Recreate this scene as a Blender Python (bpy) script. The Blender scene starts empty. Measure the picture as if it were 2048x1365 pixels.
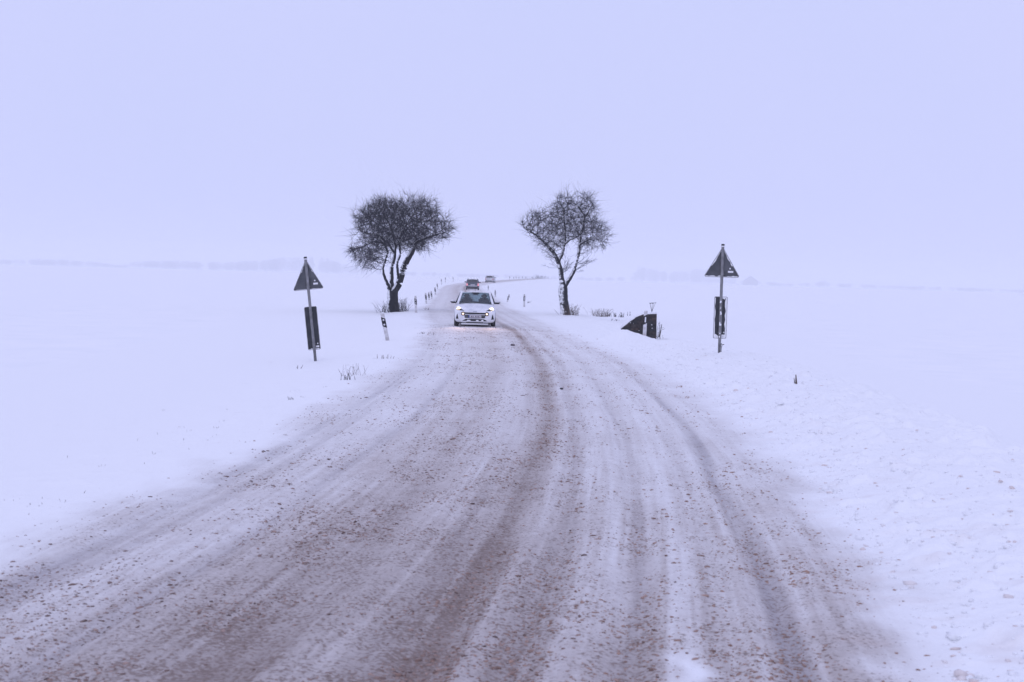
import bpy, bmesh, math, random
import numpy as np
from mathutils import Vector, Matrix
from mathutils.bvhtree import BVHTree
random.seed(7); RNG = np.random.default_rng(7)
sc = bpy.context.scene
COL = sc.collection

# ------------------------------------------------------------------ camera
FPX, CAM_H = 3000.0, 2.1                      # focal length in photo pixels, eye height in metres
PITCH, ROLL = math.atan(130.5 / FPX), math.atan(0.0278)
cp, sp, cr, sr = math.cos(PITCH), math.sin(PITCH), math.cos(ROLL), math.sin(ROLL)
fw = Vector((0, cp, -sp)); up0 = Vector((0, sp, cp)); rt0 = Vector((1, 0, 0))
rt = rt0 * cr + up0 * sr; up = up0 * cr - rt0 * sr
cam = bpy.data.cameras.new('camera'); cam_o = bpy.data.objects.new('camera', cam); COL.objects.link(cam_o)
cam.sensor_width = 36; cam.lens = FPX / 2048 * 36
cam.clip_start = 0.1; cam.clip_end = 12000
cam_o.matrix_world = Matrix(((rt.x, up.x, -fw.x, 0), (rt.y, up.y, -fw.y, 0), (rt.z, up.z, -fw.z, CAM_H), (0, 0, 0, 1)))
cam.dof.use_dof = True; cam.dof.focus_distance = 55; cam.dof.aperture_fstop = 5.0
sc.camera = cam_o

# ------------------------------------------------------------------ sky, sun, exposure
world = bpy.data.worlds.new('World'); sc.world = world; world.use_nodes = True
wn = world.node_tree; wn.nodes.clear()
w_out = wn.nodes.new('ShaderNodeOutputWorld'); w_mix = wn.nodes.new('ShaderNodeMixShader')
w_sky = wn.nodes.new('ShaderNodeTexSky'); w_sky.sky_type = 'NISHITA'; w_sky.sun_disc = False
SUN_EL, SUN_AZ = math.radians(48), math.radians(200)
w_sky.sun_elevation = SUN_EL; w_sky.sun_rotation = SUN_AZ; w_sky.dust_density = 8; w_sky.air_density = 1.0
bg_sky = wn.nodes.new('ShaderNodeBackground'); bg_sky.inputs['Strength'].default_value = 0.10
bg_cloud = wn.nodes.new('ShaderNodeBackground')           # the even cloud deck
bg_cloud.inputs['Strength'].default_value = 1.0
w_tc = wn.nodes.new('ShaderNodeTexCoord'); w_n = wn.nodes.new('ShaderNodeTexNoise'); w_n.inputs['Scale'].default_value = 2.2; w_n.inputs['Detail'].default_value = 4
w_r = wn.nodes.new('ShaderNodeValToRGB'); w_r.color_ramp.elements[0].position = 0.3; w_r.color_ramp.elements[1].position = 0.7
w_r.color_ramp.elements[0].color = (0.612, 0.660, 1.02, 1); w_r.color_ramp.elements[1].color = (0.655, 0.680, 1.04, 1)
wn.links.new(w_tc.outputs['Generated'], w_n.inputs['Vector']); wn.links.new(w_n.outputs['Fac'], w_r.inputs['Fac']); wn.links.new(w_r.outputs['Color'], bg_cloud.inputs['Color'])
wn.links.new(w_sky.outputs[0], bg_sky.inputs['Color'])
w_mix.inputs[0].default_value = 0.95
wn.links.new(bg_sky.outputs[0], w_mix.inputs[1]); wn.links.new(bg_cloud.outputs[0], w_mix.inputs[2])
wn.links.new(w_mix.outputs[0], w_out.inputs['Surface'])
sun = bpy.data.lights.new('sun', 'SUN'); sun.energy = 0.5; sun.angle = math.radians(50); sun.color = (0.80, 0.83, 1.0)
sun_o = bpy.data.objects.new('sun', sun); COL.objects.link(sun_o)
sdir = Vector((math.sin(SUN_AZ) * math.cos(SUN_EL), math.cos(SUN_AZ) * math.cos(SUN_EL), math.sin(SUN_EL)))
sun_o.rotation_euler = sdir.to_track_quat('Z', 'Y').to_euler()
vs = sc.view_settings
vs.view_transform = 'Standard'; vs.look = 'None'; vs.exposure = 0; vs.gamma = 1; vs.use_curve_mapping = False
sc.render.engine = 'CYCLES'
cy = sc.cycles
cy.use_denoising = True; cy.max_bounces = 8; cy.diffuse_bounces = 4; cy.volume_bounces = 3; cy.transparent_max_bounces = 12
cy.sample_clamp_indirect = 4.0

# ------------------------------------------------------------------ helpers
def smooth(a, b, x):
    t = np.clip((np.asarray(x, float) - a) / (b - a), 0, 1); return t * t * (3 - 2 * t)

def vnoise(x, y, seed=0):
    x = np.asarray(x, float); y = np.asarray(y, float)
    ix = np.floor(x); iy = np.floor(y); fx = x - ix; fy = y - iy
    fx = fx * fx * (3 - 2 * fx); fy = fy * fy * (3 - 2 * fy)
    ix = ix.astype(np.int64); iy = iy.astype(np.int64)
    def h(a, b):
        v = (a * 374761393 + b * 668265263 + seed * 144269504) & 0xffffffff
        v = ((v ^ (v >> 13)) * 1274126177) & 0xffffffff
        v = ((v ^ (v >> 16)) * 2246822519) & 0xffffffff
        return (v ^ (v >> 15)) / 4294967296.0
    return (h(ix, iy) * (1 - fx) + h(ix + 1, iy) * fx) * (1 - fy) + (h(ix, iy + 1) * (1 - fx) + h(ix + 1, iy + 1) * fx) * fy

def fbm(x, y, seed=0, o=3):
    s = 0; a = 1; t = 0
    for k in range(o):
        s = s + a * vnoise(x * 2 ** k, y * 2 ** k, seed + 17 * k); t += a; a *= 0.5
    return s / t

class Pchip:
    def __init__(s, pts):
        s.x = np.array([p[0] for p in pts], float); s.y = np.array([p[1] for p in pts], float)
        h = np.diff(s.x); d = np.diff(s.y) / h
        m = np.zeros_like(s.x); m[1:-1] = (d[:-1] * h[1:] + d[1:] * h[:-1]) / (h[1:] + h[:-1]); m[0] = d[0]; m[-1] = d[-1]
        s.m = m
    def __call__(s, q):
        q = np.asarray(q, float); qc = np.clip(q, s.x[0], s.x[-1])
        i = np.clip(np.searchsorted(s.x, qc) - 1, 0, len(s.x) - 2)
        h = s.x[i + 1] - s.x[i]; t = (qc - s.x[i]) / h
        v = ((1 + 2 * t) * (1 - t) ** 2 * s.y[i] + t * (1 - t) ** 2 * h * s.m[i] + t * t * (3 - 2 * t) * s.y[i + 1] + t * t * (t - 1) * h * s.m[i + 1])
        return v + np.where(q < s.x[0], (q - s.x[0]) * s.m[0], 0) + np.where(q > s.x[-1], (q - s.x[-1]) * s.m[-1], 0)

road_c = Pchip([(-25, -3.6), (0, -1.65), (8, -0.78), (10.7, -0.5), (13, -0.3), (16, -0.08), (20, 0.12), (28, 0.33), (36, 0.38), (47, 0.05), (60, -0.5), (72, -1.3), (100, -2.9),
                (120, -3.55), (150, -4.8), (205, -7.0), (245, -8.0), (280, -7.2), (320, -4.2), (400, 0.6), (500, 6.5), (700, 19), (1300, 60)])
rise = Pchip([(-50, 0), (0, 0), (120, 0), (200, 0.06), (250, 0.25), (300, 0.58), (400, 0.95), (500, 1.2), (620, 1.27), (760, 1.0), (900, 0.2), (1200, -3), (1600, -4), (6000, -4)])
bank_r = Pchip([(-20, 0.16), (5, 0.18), (12, 0.24), (20, 0.28), (37, 0.30), (44, 0.20), (52, 0.02), (60, 0.0), (90, 0.03), (150, 0.05), (600, 0.0)])

def ground(x, y):
    """height of the snow over the whole place"""
    x = np.asarray(x, float); y = np.asarray(y, float)
    u = x - road_c(y)
    z = 0.035 * np.clip(1 - (u / 3.1) ** 2, 0, 1)
    hb = bank_r(y)
    z = z + np.where(u > 0, hb * smooth(3.0, 4.8, u) - (hb + 0.32) * smooth(5.5, 8.2, u), -0.15 * smooth(3.1, 5.6, -u) - 0.10 * smooth(6.5, 12, -u))
    z = z + 0.36 * np.clip((5.05 - x) / 1.15, 0, 1) * smooth(3.0, 3.9, u) * np.exp(-((y - 51.3) / 1.3) ** 2)   # drift against the stone wall
    far = smooth(4, 14, np.abs(u))
    z = z + far * (0.10 * (fbm(x / 24, y / 34, 3) - 0.5) + 0.05 * (fbm(x / 5, y / 9, 4, 2) - 0.5))
    z = z + rise(y)
    return z

def ray(px, py):
    dx, dy = px - 1024, py - 682.5
    x = dx * cr + dy * sr; yd = -dx * sr + dy * cr
    v = rt0 * x - up0 * yd + fw * FPX
    return v / v.y
def at(px, py, Y):
    v = ray(px, py) * Y; return Vector((v.x, v.y, v.z + CAM_H))
def on_ground(px, py, lo=4.0, hi=900.0):
    v = ray(px, py); t = np.geomspace(lo, hi, 6000)
    d = CAM_H + v.z * t - ground(v.x * t, t); k = np.where(d <= 0)[0]
    Y = float(t[k[0]]) if len(k) else 400.0
    return Vector((v.x * Y, Y, float(ground(v.x * Y, Y))))

def link(o, parent=None):
    COL.objects.link(o)
    if parent: o.parent = parent
    return o
def mesh_np(name, verts, faces, mats, parent=None, shade=False):
    """verts (n,3), faces (m,3|4) arrays or list of ragged faces"""
    me = bpy.data.meshes.new(name)
    if isinstance(faces, np.ndarray):
        verts = np.asarray(verts, np.float32); k = faces.shape[1]
        me.vertices.add(len(verts)); me.vertices.foreach_set('co', verts.ravel())
        me.loops.add(faces.size); me.loops.foreach_set('vertex_index', faces.astype(np.int32).ravel())
        me.polygons.add(len(faces)); me.polygons.foreach_set('loop_start', np.arange(0, faces.size, k, dtype=np.int32))
        me.polygons.foreach_set('loop_total', np.full(len(faces), k, np.int32))
        me.update(calc_edges=True)
    else:
        me.from_pydata([tuple(v) for v in verts], [], [tuple(f) for f in faces]); me.update()
    if shade: me.polygons.foreach_set('use_smooth', np.ones(len(me.polygons), bool))
    for m in (mats if isinstance(mats, (list, tuple)) else [mats]): me.materials.append(m)
    return link(bpy.data.objects.new(name, me), parent)
def mesh_bm(name, bm, mats, parent=None, shade=False):
    me = bpy.data.meshes.new(name); bmesh.ops.recalc_face_normals(bm, faces=bm.faces[:]); bm.to_mesh(me); bm.free()
    if shade: me.polygons.foreach_set('use_smooth', np.ones(len(me.polygons), bool))
    for m in (mats if isinstance(mats, (list, tuple)) else [mats]): me.materials.append(m)
    return link(bpy.data.objects.new(name, me), parent)
def tag(o, label=None, cat=None, group=None, kind=None):
    for k, v in (('label', label), ('category', cat), ('group', group), ('kind', kind)):
        if v: o[k] = v
    return o
def thing(name, label, cat, mat=None, loc=None, group=None):
    o = bpy.data.objects.new(name, None); o.empty_display_size = 0.2; link(o); tag(o, label, cat, group)
    if mat is not None: o.matrix_world = mat
    elif loc is not None: o.location = loc
    return o
def copy_tree(o, parent=None):
    c = o.copy(); link(c, parent)
    for ch in o.children: copy_tree(ch, c)
    return c

# ------------------------------------------------------------------ materials
def mat(name, color, rough=0.8, **kw):
    m = bpy.data.materials.new(name); m.use_nodes = True
    b = m.node_tree.nodes['Principled BSDF']
    b.inputs['Base Color'].default_value = (*color, 1); b.inputs['Roughness'].default_value = rough
    b.inputs['Specular IOR Level'].default_value = 0.5 if rough < 0.5 else (0.2 if rough < 0.75 else 0.03)
    for k, v in kw.items(): b.inputs[k].default_value = v
    return m
def noisy(m, scale, c0, c1, lo=0.35, hi=0.65, bump=0.0, detail=4.0, bscale=None):
    nt = m.node_tree; b = nt.nodes['Principled BSDF']
    tc = nt.nodes.new('ShaderNodeTexCoord'); n = nt.nodes.new('ShaderNodeTexNoise'); n.inputs['Scale'].default_value = scale; n.inputs['Detail'].default_value = detail
    r = nt.nodes.new('ShaderNodeValToRGB'); r.color_ramp.elements[0].position = lo; r.color_ramp.elements[1].position = hi
    r.color_ramp.elements[0].color = (*c0, 1); r.color_ramp.elements[1].color = (*c1, 1)
    nt.links.new(tc.outputs['Object'], n.inputs['Vector']); nt.links.new(n.outputs['Fac'], r.inputs['Fac']); nt.links.new(r.outputs['Color'], b.inputs['Base Color'])
    if bump:
        bp = nt.nodes.new('ShaderNodeBump'); bp.inputs['Strength'].default_value = bump; bp.inputs['Distance'].default_value = 0.02
        n2 = nt.nodes.new('ShaderNodeTexNoise'); n2.inputs['Scale'].default_value = bscale or scale * 2; n2.inputs['Detail'].default_value = 5
        nt.links.new(tc.outputs['Object'], n2.inputs['Vector']); nt.links.new(n2.outputs['Fac'], bp.inputs['Height']); nt.links.new(bp.outputs[0], b.inputs['Normal'])
    return m
SNOW = (0.88, 0.885, 0.89)
M_snow = noisy(mat('fresh_snow', SNOW, 0.9), 0.6, (0.855, 0.865, 0.875), (0.905, 0.905, 0.91), 0.3, 0.7, 0.3, 5.0, 9.0)
M_snow.node_tree.nodes['Principled BSDF'].inputs['Specular IOR Level'].default_value = 0.15

def slush_material():
    m = mat('road_slush', (0.6, 0.55, 0.53), 0.75); nt = m.node_tree; b = nt.nodes['Principled BSDF']; L = nt.links.new
    b.inputs['Specular IOR Level'].default_value = 0.2
    N = nt.nodes.new
    col = N('ShaderNodeAttribute'); col.attribute_name = 'Col'
    tc = N('ShaderNodeTexCoord')
    n1 = N('ShaderNodeTexNoise'); n1.inputs['Scale'].default_value = 22; n1.inputs['Detail'].default_value = 5; n1.inputs['Roughness'].default_value = 0.7
    n2 = N('ShaderNodeTexNoise'); n2.inputs['Scale'].default_value = 36; n2.inputs['Detail'].default_value = 1.5
    n3 = N('ShaderNodeTexNoise'); n3.inputs['Scale'].default_value = 2.3; n3.inputs['Detail'].default_value = 3
    for n in (n1, n2, n3): L(tc.outputs['Object'], n.inputs['Vector'])
    # mottled brightness, only where the snow is dirty (alpha: dirt plus painted hollow shade)
    mr = N('ShaderNodeMapRange'); mr.inputs['From Min'].default_value = 0.3; mr.inputs['From Max'].default_value = 0.7; mr.inputs['To Min'].default_value = 0.86; mr.inputs['To Max'].default_value = 1.12
    L(n1.outputs['Fac'], mr.inputs['Value'])
    mx = N('ShaderNodeMix'); mx.data_type = 'FLOAT'; mx.inputs[2].default_value = 1.0; L(col.outputs['Alpha'], mx.inputs[0]); L(mr.outputs[0], mx.inputs[3])
    mul = N('ShaderNodeVectorMath'); mul.operation = 'SCALE'; L(col.outputs['Color'], mul.inputs[0]); L(mx.outputs[0], mul.inputs['Scale'])
    # brown crumbs
    a1 = N('ShaderNodeMath'); a1.operation = 'MULTIPLY_ADD'; a1.inputs[1].default_value = 0.30; L(col.outputs['Alpha'], a1.inputs[0]); L(n2.outputs['Fac'], a1.inputs[2])
    a2 = N('ShaderNodeMath'); a2.operation = 'MULTIPLY_ADD'; a2.inputs[1].default_value = 0.35; L(n3.outputs['Fac'], a2.inputs[0]); L(a1.outputs[0], a2.inputs[2])
    rp = N('ShaderNodeMapRange'); rp.interpolation_type = 'SMOOTHSTEP'; rp.inputs['From Min'].default_value = 0.875; rp.inputs['From Max'].default_value = 1.03; rp.inputs['To Max'].default_value = 0.7
    L(a2.outputs[0], rp.inputs['Value'])
    mc = N('ShaderNodeMix'); mc.data_type = 'RGBA'; mc.inputs[7].default_value = (0.20, 0.145, 0.12, 1)
    L(rp.outputs[0], mc.inputs[0]); L(mul.outputs[0], mc.inputs[6]); L(mc.outputs[2], b.inputs['Base Color'])
    bp = N('ShaderNodeBump'); bp.inputs['Strength'].default_value = 0.9; bp.inputs['Distance'].default_value = 0.03
    n4 = N('ShaderNodeTexNoise'); n4.inputs['Scale'].default_value = 26; n4.inputs['Detail'].default_value = 4; L(tc.outputs['Object'], n4.inputs['Vector'])
    hm = N('ShaderNodeMath'); hm.operation = 'MULTIPLY'; ha = N('ShaderNodeMath'); ha.operation = 'ADD'; ha.inputs[1].default_value = 0.25
    L(col.outputs['Alpha'], ha.inputs[0]); L(ha.outputs[0], hm.inputs[0]); L(n4.outputs['Fac'], hm.inputs[1])
    L(hm.outputs[0], bp.inputs['Height']); L(bp.outputs[0], b.inputs['Normal'])
    return m
M_slush = slush_material()
def clod_material():
    m = mat('slush_clod', (0.3, 0.2, 0.15), 0.8); nt = m.node_tree
    a = nt.nodes.new('ShaderNodeAttribute'); a.attribute_name = 'Col'; nt.links.new(a.outputs['Color'], nt.nodes['Principled BSDF'].inputs['Base Color'])
    return m
M_clod = clod_material()

def bark_material(name, snow_lo, snow_hi, wind, bark0, bark1, scale):
    m = mat(name, bark0, 0.9); nt = m.node_tree; b = nt.nodes['Principled BSDF']; L = nt.links.new; N = nt.nodes.new
    tc = N('ShaderNodeTexCoord'); g = N('ShaderNodeNewGeometry')
    n = N('ShaderNodeTexNoise'); n.inputs['Scale'].default_value = scale; n.inputs['Detail'].default_value = 3; L(tc.outputs['Object'], n.inputs['Vector'])
    d = N('ShaderNodeVectorMath'); d.operation = 'DOT_PRODUCT'; d.inputs[1].default_value = wind; L(g.outputs['Normal'], d.inputs[0])
    ma = N('ShaderNodeMath'); ma.operation = 'MULTIPLY_ADD'; ma.inputs[1].default_value = 1.1; L(n.outputs['Fac'], ma.inputs[0]); L(d.outputs['Value'], ma.inputs[2])
    mr = N('ShaderNodeMapRange'); mr.inputs['From Min'].default_value = snow_lo; mr.inputs['From Max'].default_value = snow_hi; L(ma.outputs[0], mr.inputs['Value'])
    n2 = N('ShaderNodeTexNoise'); n2.inputs['Scale'].default_value = 9; L(tc.outputs['Object'], n2.inputs['Vector'])
    c0 = N('ShaderNodeMix'); c0.data_type = 'RGBA'; c0.inputs[6].default_value = (*bark0, 1); c0.inputs[7].default_value = (*bark1, 1); L(n2.outputs['Fac'], c0.inputs[0])
    c1 = N('ShaderNodeMix'); c1.data_type = 'RGBA'; c1.inputs[7].default_value = (0.82, 0.83, 0.85, 1); L(mr.outputs[0], c1.inputs[0]); L(c0.outputs[2], c1.inputs[6])
    L(c1.outputs[2], b.inputs['Base Color'])
    return m
M_trunk = bark_material('snowy_bark', 1.20, 1.30, (-0.72, -0.34, 0.50), (0.010, 0.011, 0.016), (0.022, 0.022, 0.026), 2.4)
M_trunk_frost = bark_material('frosted_bark', 1.00, 1.22, (-0.55, -0.45, 0.45), (0.012, 0.013, 0.018), (0.028, 0.027, 0.031), 7.0)
M_limb = bark_material('snowy_branch', 1.20, 1.38, (-0.30, -0.25, 0.90), (0.012, 0.013, 0.019), (0.024, 0.023, 0.029), 2.2)
M_twig = mat('bare_twig', (0.017, 0.015, 0.023), 0.9)
M_weed = noisy(mat('dry_stalk', (0.12, 0.08, 0.06), 0.9), 14, (0.06, 0.045, 0.04), (0.17, 0.12, 0.09))
M_weed_dark = mat('dark_stalk', (0.03, 0.027, 0.03), 0.9)

# ------------------------------------------------------------------ snow field (one sheet to the horizon)
th = np.unique(np.concatenate([np.linspace(-math.pi, -0.5, 60), np.linspace(-0.5, 0.5, 420), np.linspace(0.5, math.pi, 60)]))
rr = np.concatenate([[0.5], np.geomspace(2.0, 1300, 430), np.geomspace(1320, 7000, 40)])
T, Rr = np.meshgrid(th, rr); fx = Rr * np.sin(T); fy = Rr * np.cos(T)
fz = ground(fx, fy); fu = np.abs(fx - road_c(fy)); near = (fy > -25) & (fy < 760)
fz = fz - np.where(near, 0.35 * (1 - smooth(9.6, 11.2, fu)), 0)
nr, nt_ = fx.shape
idx = np.arange(nr * nt_).reshape(nr, nt_)
faces = np.stack([idx[:-1, :-1], idx[:-1, 1:], idx[1:, 1:], idx[1:, :-1]], -1).reshape(-1, 4)[:, ::-1]
snow_field = tag(mesh_np('snow_field', np.stack([fx, fy, fz], -1).reshape(-1, 3), faces, M_snow, None, True), 'wide flat field under smooth untouched snow', kind='structure')

# ------------------------------------------------------------------ road strip: carriageway and verges
rows = [-20.0]
while rows[-1] < 3.5: rows.append(rows[-1] + 0.25)
while rows[-1] < 740: rows.append(rows[-1] + max(0.018, rows[-1] ** 2 / (FPX * CAM_H) * 0.85))
rows = np.array(rows)
cols = np.concatenate([np.linspace(-12.6, -4.3, 70)[:-1], np.linspace(-4.3, 4.3, 400), np.linspace(4.3, 7.5, 80)[1:], np.linspace(7.5, 12.6, 36)[1:]])
U, Y = np.meshgrid(cols, rows); X = U + road_c(Y)
Z = ground(X, Y)
wob = 0.16 * (vnoise(Y / 11, Y * 0 + 0.5, 11) - 0.5) + 0.05 * (vnoise(Y / 3.1, Y * 0 + 3.5, 12) - 0.5)
# (offset, half width, depth, dirt, grey) of the wheel tracks and (negative depth) of the ridges between
TR = [(-2.62, .15, .016, .06, .50), (-2.36, .08, .010, .04, .25), (-2.05, .16, -.008, -.12, 0), (-1.62, .09, .014, .10, .40), (-1.20, .30, -.004, .22, 0), (-0.72, .26, .006, .34, .1),
      (-0.32, .09, -.012, -.05, 0), (0.02, .12, .006, .25, .15), (0.34, .17, .024, .85, .10), (0.60, .05, -.008, -.10, 0), (0.78, .14, .016, .34, .22), (1.12, .18, -.012, -.16, 0),
      (1.38, .12, .014, .22, .28), (1.72, .12, -.010, -.22, 0), (1.98, .10, .005, .02, .12), (2.14, .05, -.012, -.22, 0), (2.33, .10, .018, .20, .80), (2.62, .10, -.010, -.12, 0), (2.92, .20, .004, .06, .05), (3.22, .06, -.014, -.15, 0)]
dirt = np.zeros_like(U); grey = np.zeros_like(U); dz = np.zeros_like(U)
for k, (u0, w, dep, di, gr) in enumerate(TR):
    off = u0 + wob + 0.10 * (vnoise(Y / 7.5, Y * 0 + k * 2.3, 40 + k) - 0.5)
    g = np.exp(-((U - off) / w) ** 2)
    brk = 0.55 + 0.75 * fbm(Y / 5.5, Y * 0 + k * 1.7, 70 + k, 2)
    dz -= dep * g; dirt += di * g * brk * (np.interp(Y, [8, 16, 30], [.85, 1.15, 1.5]) if u0 == 0.34 else 1.0); grey += gr * g * brk * (np.interp(Y, [18, 34], [1, .35]) if u0 > 1.2 else 1.0)
inside = smooth(4.1, 2.9, np.abs(U)) if False else 1 - smooth(2.9, 4.1, np.abs(U))
edge_n = 0.75 * (fbm(X / 0.5, Y / 0.9, 21, 4) - 0.5) + 0.6 * (fbm(X / 3, Y / 9, 22, 2) - 0.5)
rlim = np.interp(Y, [0, 14, 24, 35, 45, 58, 100], [2.75, 2.72, 2.42, 2.05, 1.75, 1.55, 2.0])
fade = (1 - smooth(0, np.interp(Y, [0, 15, 40], [.7, .8, 1.3]), U + edge_n - rlim)) * (1 - smooth(2.55, 3.40, -U + edge_n))
fade = fade * (1 - 0.92 * np.exp(-((U - 1.78 - 0.05 * np.sin(Y * 9)) / 0.11) ** 2 - ((Y - 7.9) / 0.42) ** 2))
Af = np.interp(Y, [4, 8, 11, 16, 24, 40, 65, 120, 400], [1.40, 1.22, 0.98, 0.74, 0.56, 0.50, 0.58, 0.62, 0.75])
streak = fbm(U / 0.07, Y / 3.2, 31, 2) - 0.5
patch = fbm(X / 0.8, Y / 1.6, 33, 3) - 0.5
lump = fbm(X / 0.11, Y / 0.11, 35, 2)
mid = np.exp(-((U + 0.20) / 1.05) ** 2)
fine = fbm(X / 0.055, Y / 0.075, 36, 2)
streak2 = fbm(U / 0.025, Y / 1.6, 37, 2) - 0.5
d = np.clip(Af * (0.43 + 0.14 * mid + np.where(dirt > 0, dirt * 0.60, dirt * 0.34)) + (0.24 * streak + 0.22 * streak2) * Af * np.interp(Y, [0, 12, 30], [1, 1, .55]) + 0.20 * patch * Af + 0.17 * (0.5 - fine) * np.interp(Y, [0, 12, 30, 60], [.9, .9, .6, .3]), 0.02, 1.0) * fade  # dirt, plus relief shade painted into the hollows of the fine lumps
gq = np.clip(grey * np.clip(0.75 + 1.4 * streak, 0, 1.4), 0, 1) * fade * np.interp(Y, [6, 20, 36, 60], [0.9, 0.75, 0.4, 0.2])
snow_c = np.array([0.88, 0.885, 0.89]); dirt_shade_c = np.array([0.315, 0.258, 0.232]); mid_c = np.array([0.555, 0.510, 0.490]); grey_c = np.array([0.27, 0.265, 0.31])
d3 = d[..., None]
colr = np.where(d3 < 0.5, snow_c + (mid_c - snow_c) * (d3 / 0.5), mid_c + (dirt_shade_c - mid_c) * ((d3 - 0.5) / 0.5))
colr = colr + (grey_c - colr) * (gq[..., None] * 0.75)
# thrown brown spatter on the near right verge
spat = np.clip(1 - np.abs(U - 3.6) / 1.6, 0, 1) * np.clip(fbm(X / 0.35, Y / 0.25, 61) * 2.2 - 1.15, 0, 1) * np.interp(Y, [6, 10, 16, 30], [1, 0.9, 0.4, 0.1]) * (U > 0)
colr = colr + (np.array([0.62, 0.50, 0.45]) - colr) * (spat[..., None] * 0.55)
nearf = np.interp(Y, [0, 25, 60], [1, 1, 0.4])
dz = dz * 1.7 * nearf * fade + 0.012 * streak * fade * nearf + (0.020 * (lump - 0.5) * np.clip(0.3 + d * 1.4, 0, 1) + 0.014 * (fine - 0.5)) * (0.2 + fade * 0.8) * np.interp(Y, [0, 30, 50], [1, 1, 0])
# rough thrown snow on the verges
vr = (smooth(3.0, 3.8, U) * (1 - smooth(5.6, 7.6, U))); vl = smooth(3.0, 3.8, -U) * (1 - smooth(4.6, 6.5, -U))
chunk = np.clip(fbm(X / 0.32, Y / 0.32, 51, 3) - 0.52, 0, 1) * 2
dz += (vr * np.interp(Y, [0, 14, 30, 60, 100], [.10, .15, .17, .10, .03]) + vl * 0.03) * chunk + vr * 0.10 * (fbm(X / 0.8, Y / 1.1, 55, 2) - 0.5) * np.interp(Y, [0, 30, 60], [1, 1, 0]) + vr * 0.03 * (fbm(X / 0.09, Y / 0.09, 53, 2) - 0.5) + vl * 0.012 * (fbm(X / 0.1, Y / 0.1, 54, 2) - 0.5)
Z = Z + dz
Z = Z - 0.30 * smooth(11.2, 12.6, np.abs(U))
nr, nc = X.shape; idx = np.arange(nr * nc).reshape(nr, nc)
quads = np.stack([idx[:-1, :-1], idx[:-1, 1:], idx[1:, 1:], idx[1:, :-1]], -1).reshape(-1, 4)
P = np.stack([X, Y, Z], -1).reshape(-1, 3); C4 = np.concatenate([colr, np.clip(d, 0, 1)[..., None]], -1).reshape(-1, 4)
road_mask = ((np.abs(U + 0.08) < 3.25 + 0.35 * (fbm(Y / 2.0, Y * 0 + 9, 91, 2) - 0.5)))
qm = road_mask[:-1, :-1].ravel()
def sub_sheet(name, q, label):
    used = np.unique(q); remap = np.full(len(P), -1); remap[used] = np.arange(len(used))
    o = mesh_np(name, P[used], remap[q], M_slush, None, True)
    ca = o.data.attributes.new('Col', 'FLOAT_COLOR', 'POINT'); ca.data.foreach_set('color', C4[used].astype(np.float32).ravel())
    return tag(o, label, kind='structure')
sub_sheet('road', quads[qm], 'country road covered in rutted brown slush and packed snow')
left = (U[:-1, :-1].ravel() < 0) & ~qm; right = (U[:-1, :-1].ravel() > 0) & ~qm
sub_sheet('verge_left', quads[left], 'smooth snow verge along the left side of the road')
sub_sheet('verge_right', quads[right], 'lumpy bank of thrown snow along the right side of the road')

# ------------------------------------------------------------------ crumbs of slush (nobody could count them)
def lumps(name, pos, size, colors, material, label, seed=1, flat=0.6, shade=True):
    rg = np.random.default_rng(seed); n = len(pos)
    ico = bmesh.new(); bmesh.ops.create_icosphere(ico, subdivisions=1, radius=1); ico.verts.ensure_lookup_table()
    bv = np.array([v.co[:] for v in ico.verts]); bf = np.array([[v.index for v in f.verts] for f in ico.faces]); ico.free()
    k = len(bv)
    ang = rg.uniform(0, 6.28, n); ca, sa = np.cos(ang), np.sin(ang)
    s3 = np.stack([size * rg.uniform(0.8, 1.9, n), size * rg.uniform(0.6, 1.1, n), size * flat * rg.uniform(0.6, 1.2, n)], -1)
    v = bv[None] * s3[:, None] * rg.uniform(0.65, 1.25, (n, k, 1))
    vx = v[..., 0] * ca[:, None] - v[..., 1] * sa[:, None]; vy = v[..., 0] * sa[:, None] + v[..., 1] * ca[:, None]
    V = np.stack([vx, vy, v[..., 2]], -1) + pos[:, None]
    Fc = (bf[None] + (np.arange(n) * k)[:, None, None]).reshape(-1, 3)
    o = mesh_np(name, V.reshape(-1, 3), Fc, material, None, shade)
    ca_ = o.data.attributes.new('Col', 'FLOAT_COLOR', 'POINT')
    cc = np.repeat(np.concatenate([colors, np.ones((n, 1))], -1)[:, None], k, 1); ca_.data.foreach_set('color', cc.astype(np.float32).ravel())
    return tag(o, label, kind='stuff')
def strip_z(u, y):
    """height of the finished strip by bilinear lookup"""
    j = np.clip(np.searchsorted(cols, u) - 1, 0, nc - 2); i = np.clip(np.searchsorted(rows, y) - 1, 0, nr - 2)
    fu_ = (u - cols[j]) / (cols[j + 1] - cols[j]); fy_ = (y - rows[i]) / (rows[i + 1] - rows[i])
    f = lambda A: (A[i, j] * (1 - fu_) + A[i, j + 1] * fu_) * (1 - fy_) + (A[i + 1, j] * (1 - fu_) + A[i + 1, j + 1] * fu_) * fy_
    return f(Z), f(d)
rg = np.random.default_rng(5)
NC = 250000
cy_ = np.exp(rg.uniform(math.log(6.0), math.log(62), NC)) if False else 6.0 + (62 - 6.0) * rg.random(NC) ** 2.0
cu = rg.uniform(-3.4, 3.4, NC)
zc, dc = strip_z(cu, cy_)
clump = fbm(cu / 0.45, cy_ / 0.9, 77, 2)
prob = np.clip(dc * 1.3, 0, 1) ** 1.5 * np.clip(clump * 3.2 - 1.15, 0.02, 1.3) + 0.008
keep = rg.random(NC) < prob * 0.62
cu, cy_, zc, dc = cu[keep], cy_[keep], zc[keep], dc[keep]
n = len(cu); size = rg.lognormal(math.log(0.0064), 0.42, n).clip(0.003, 0.017)
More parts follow.
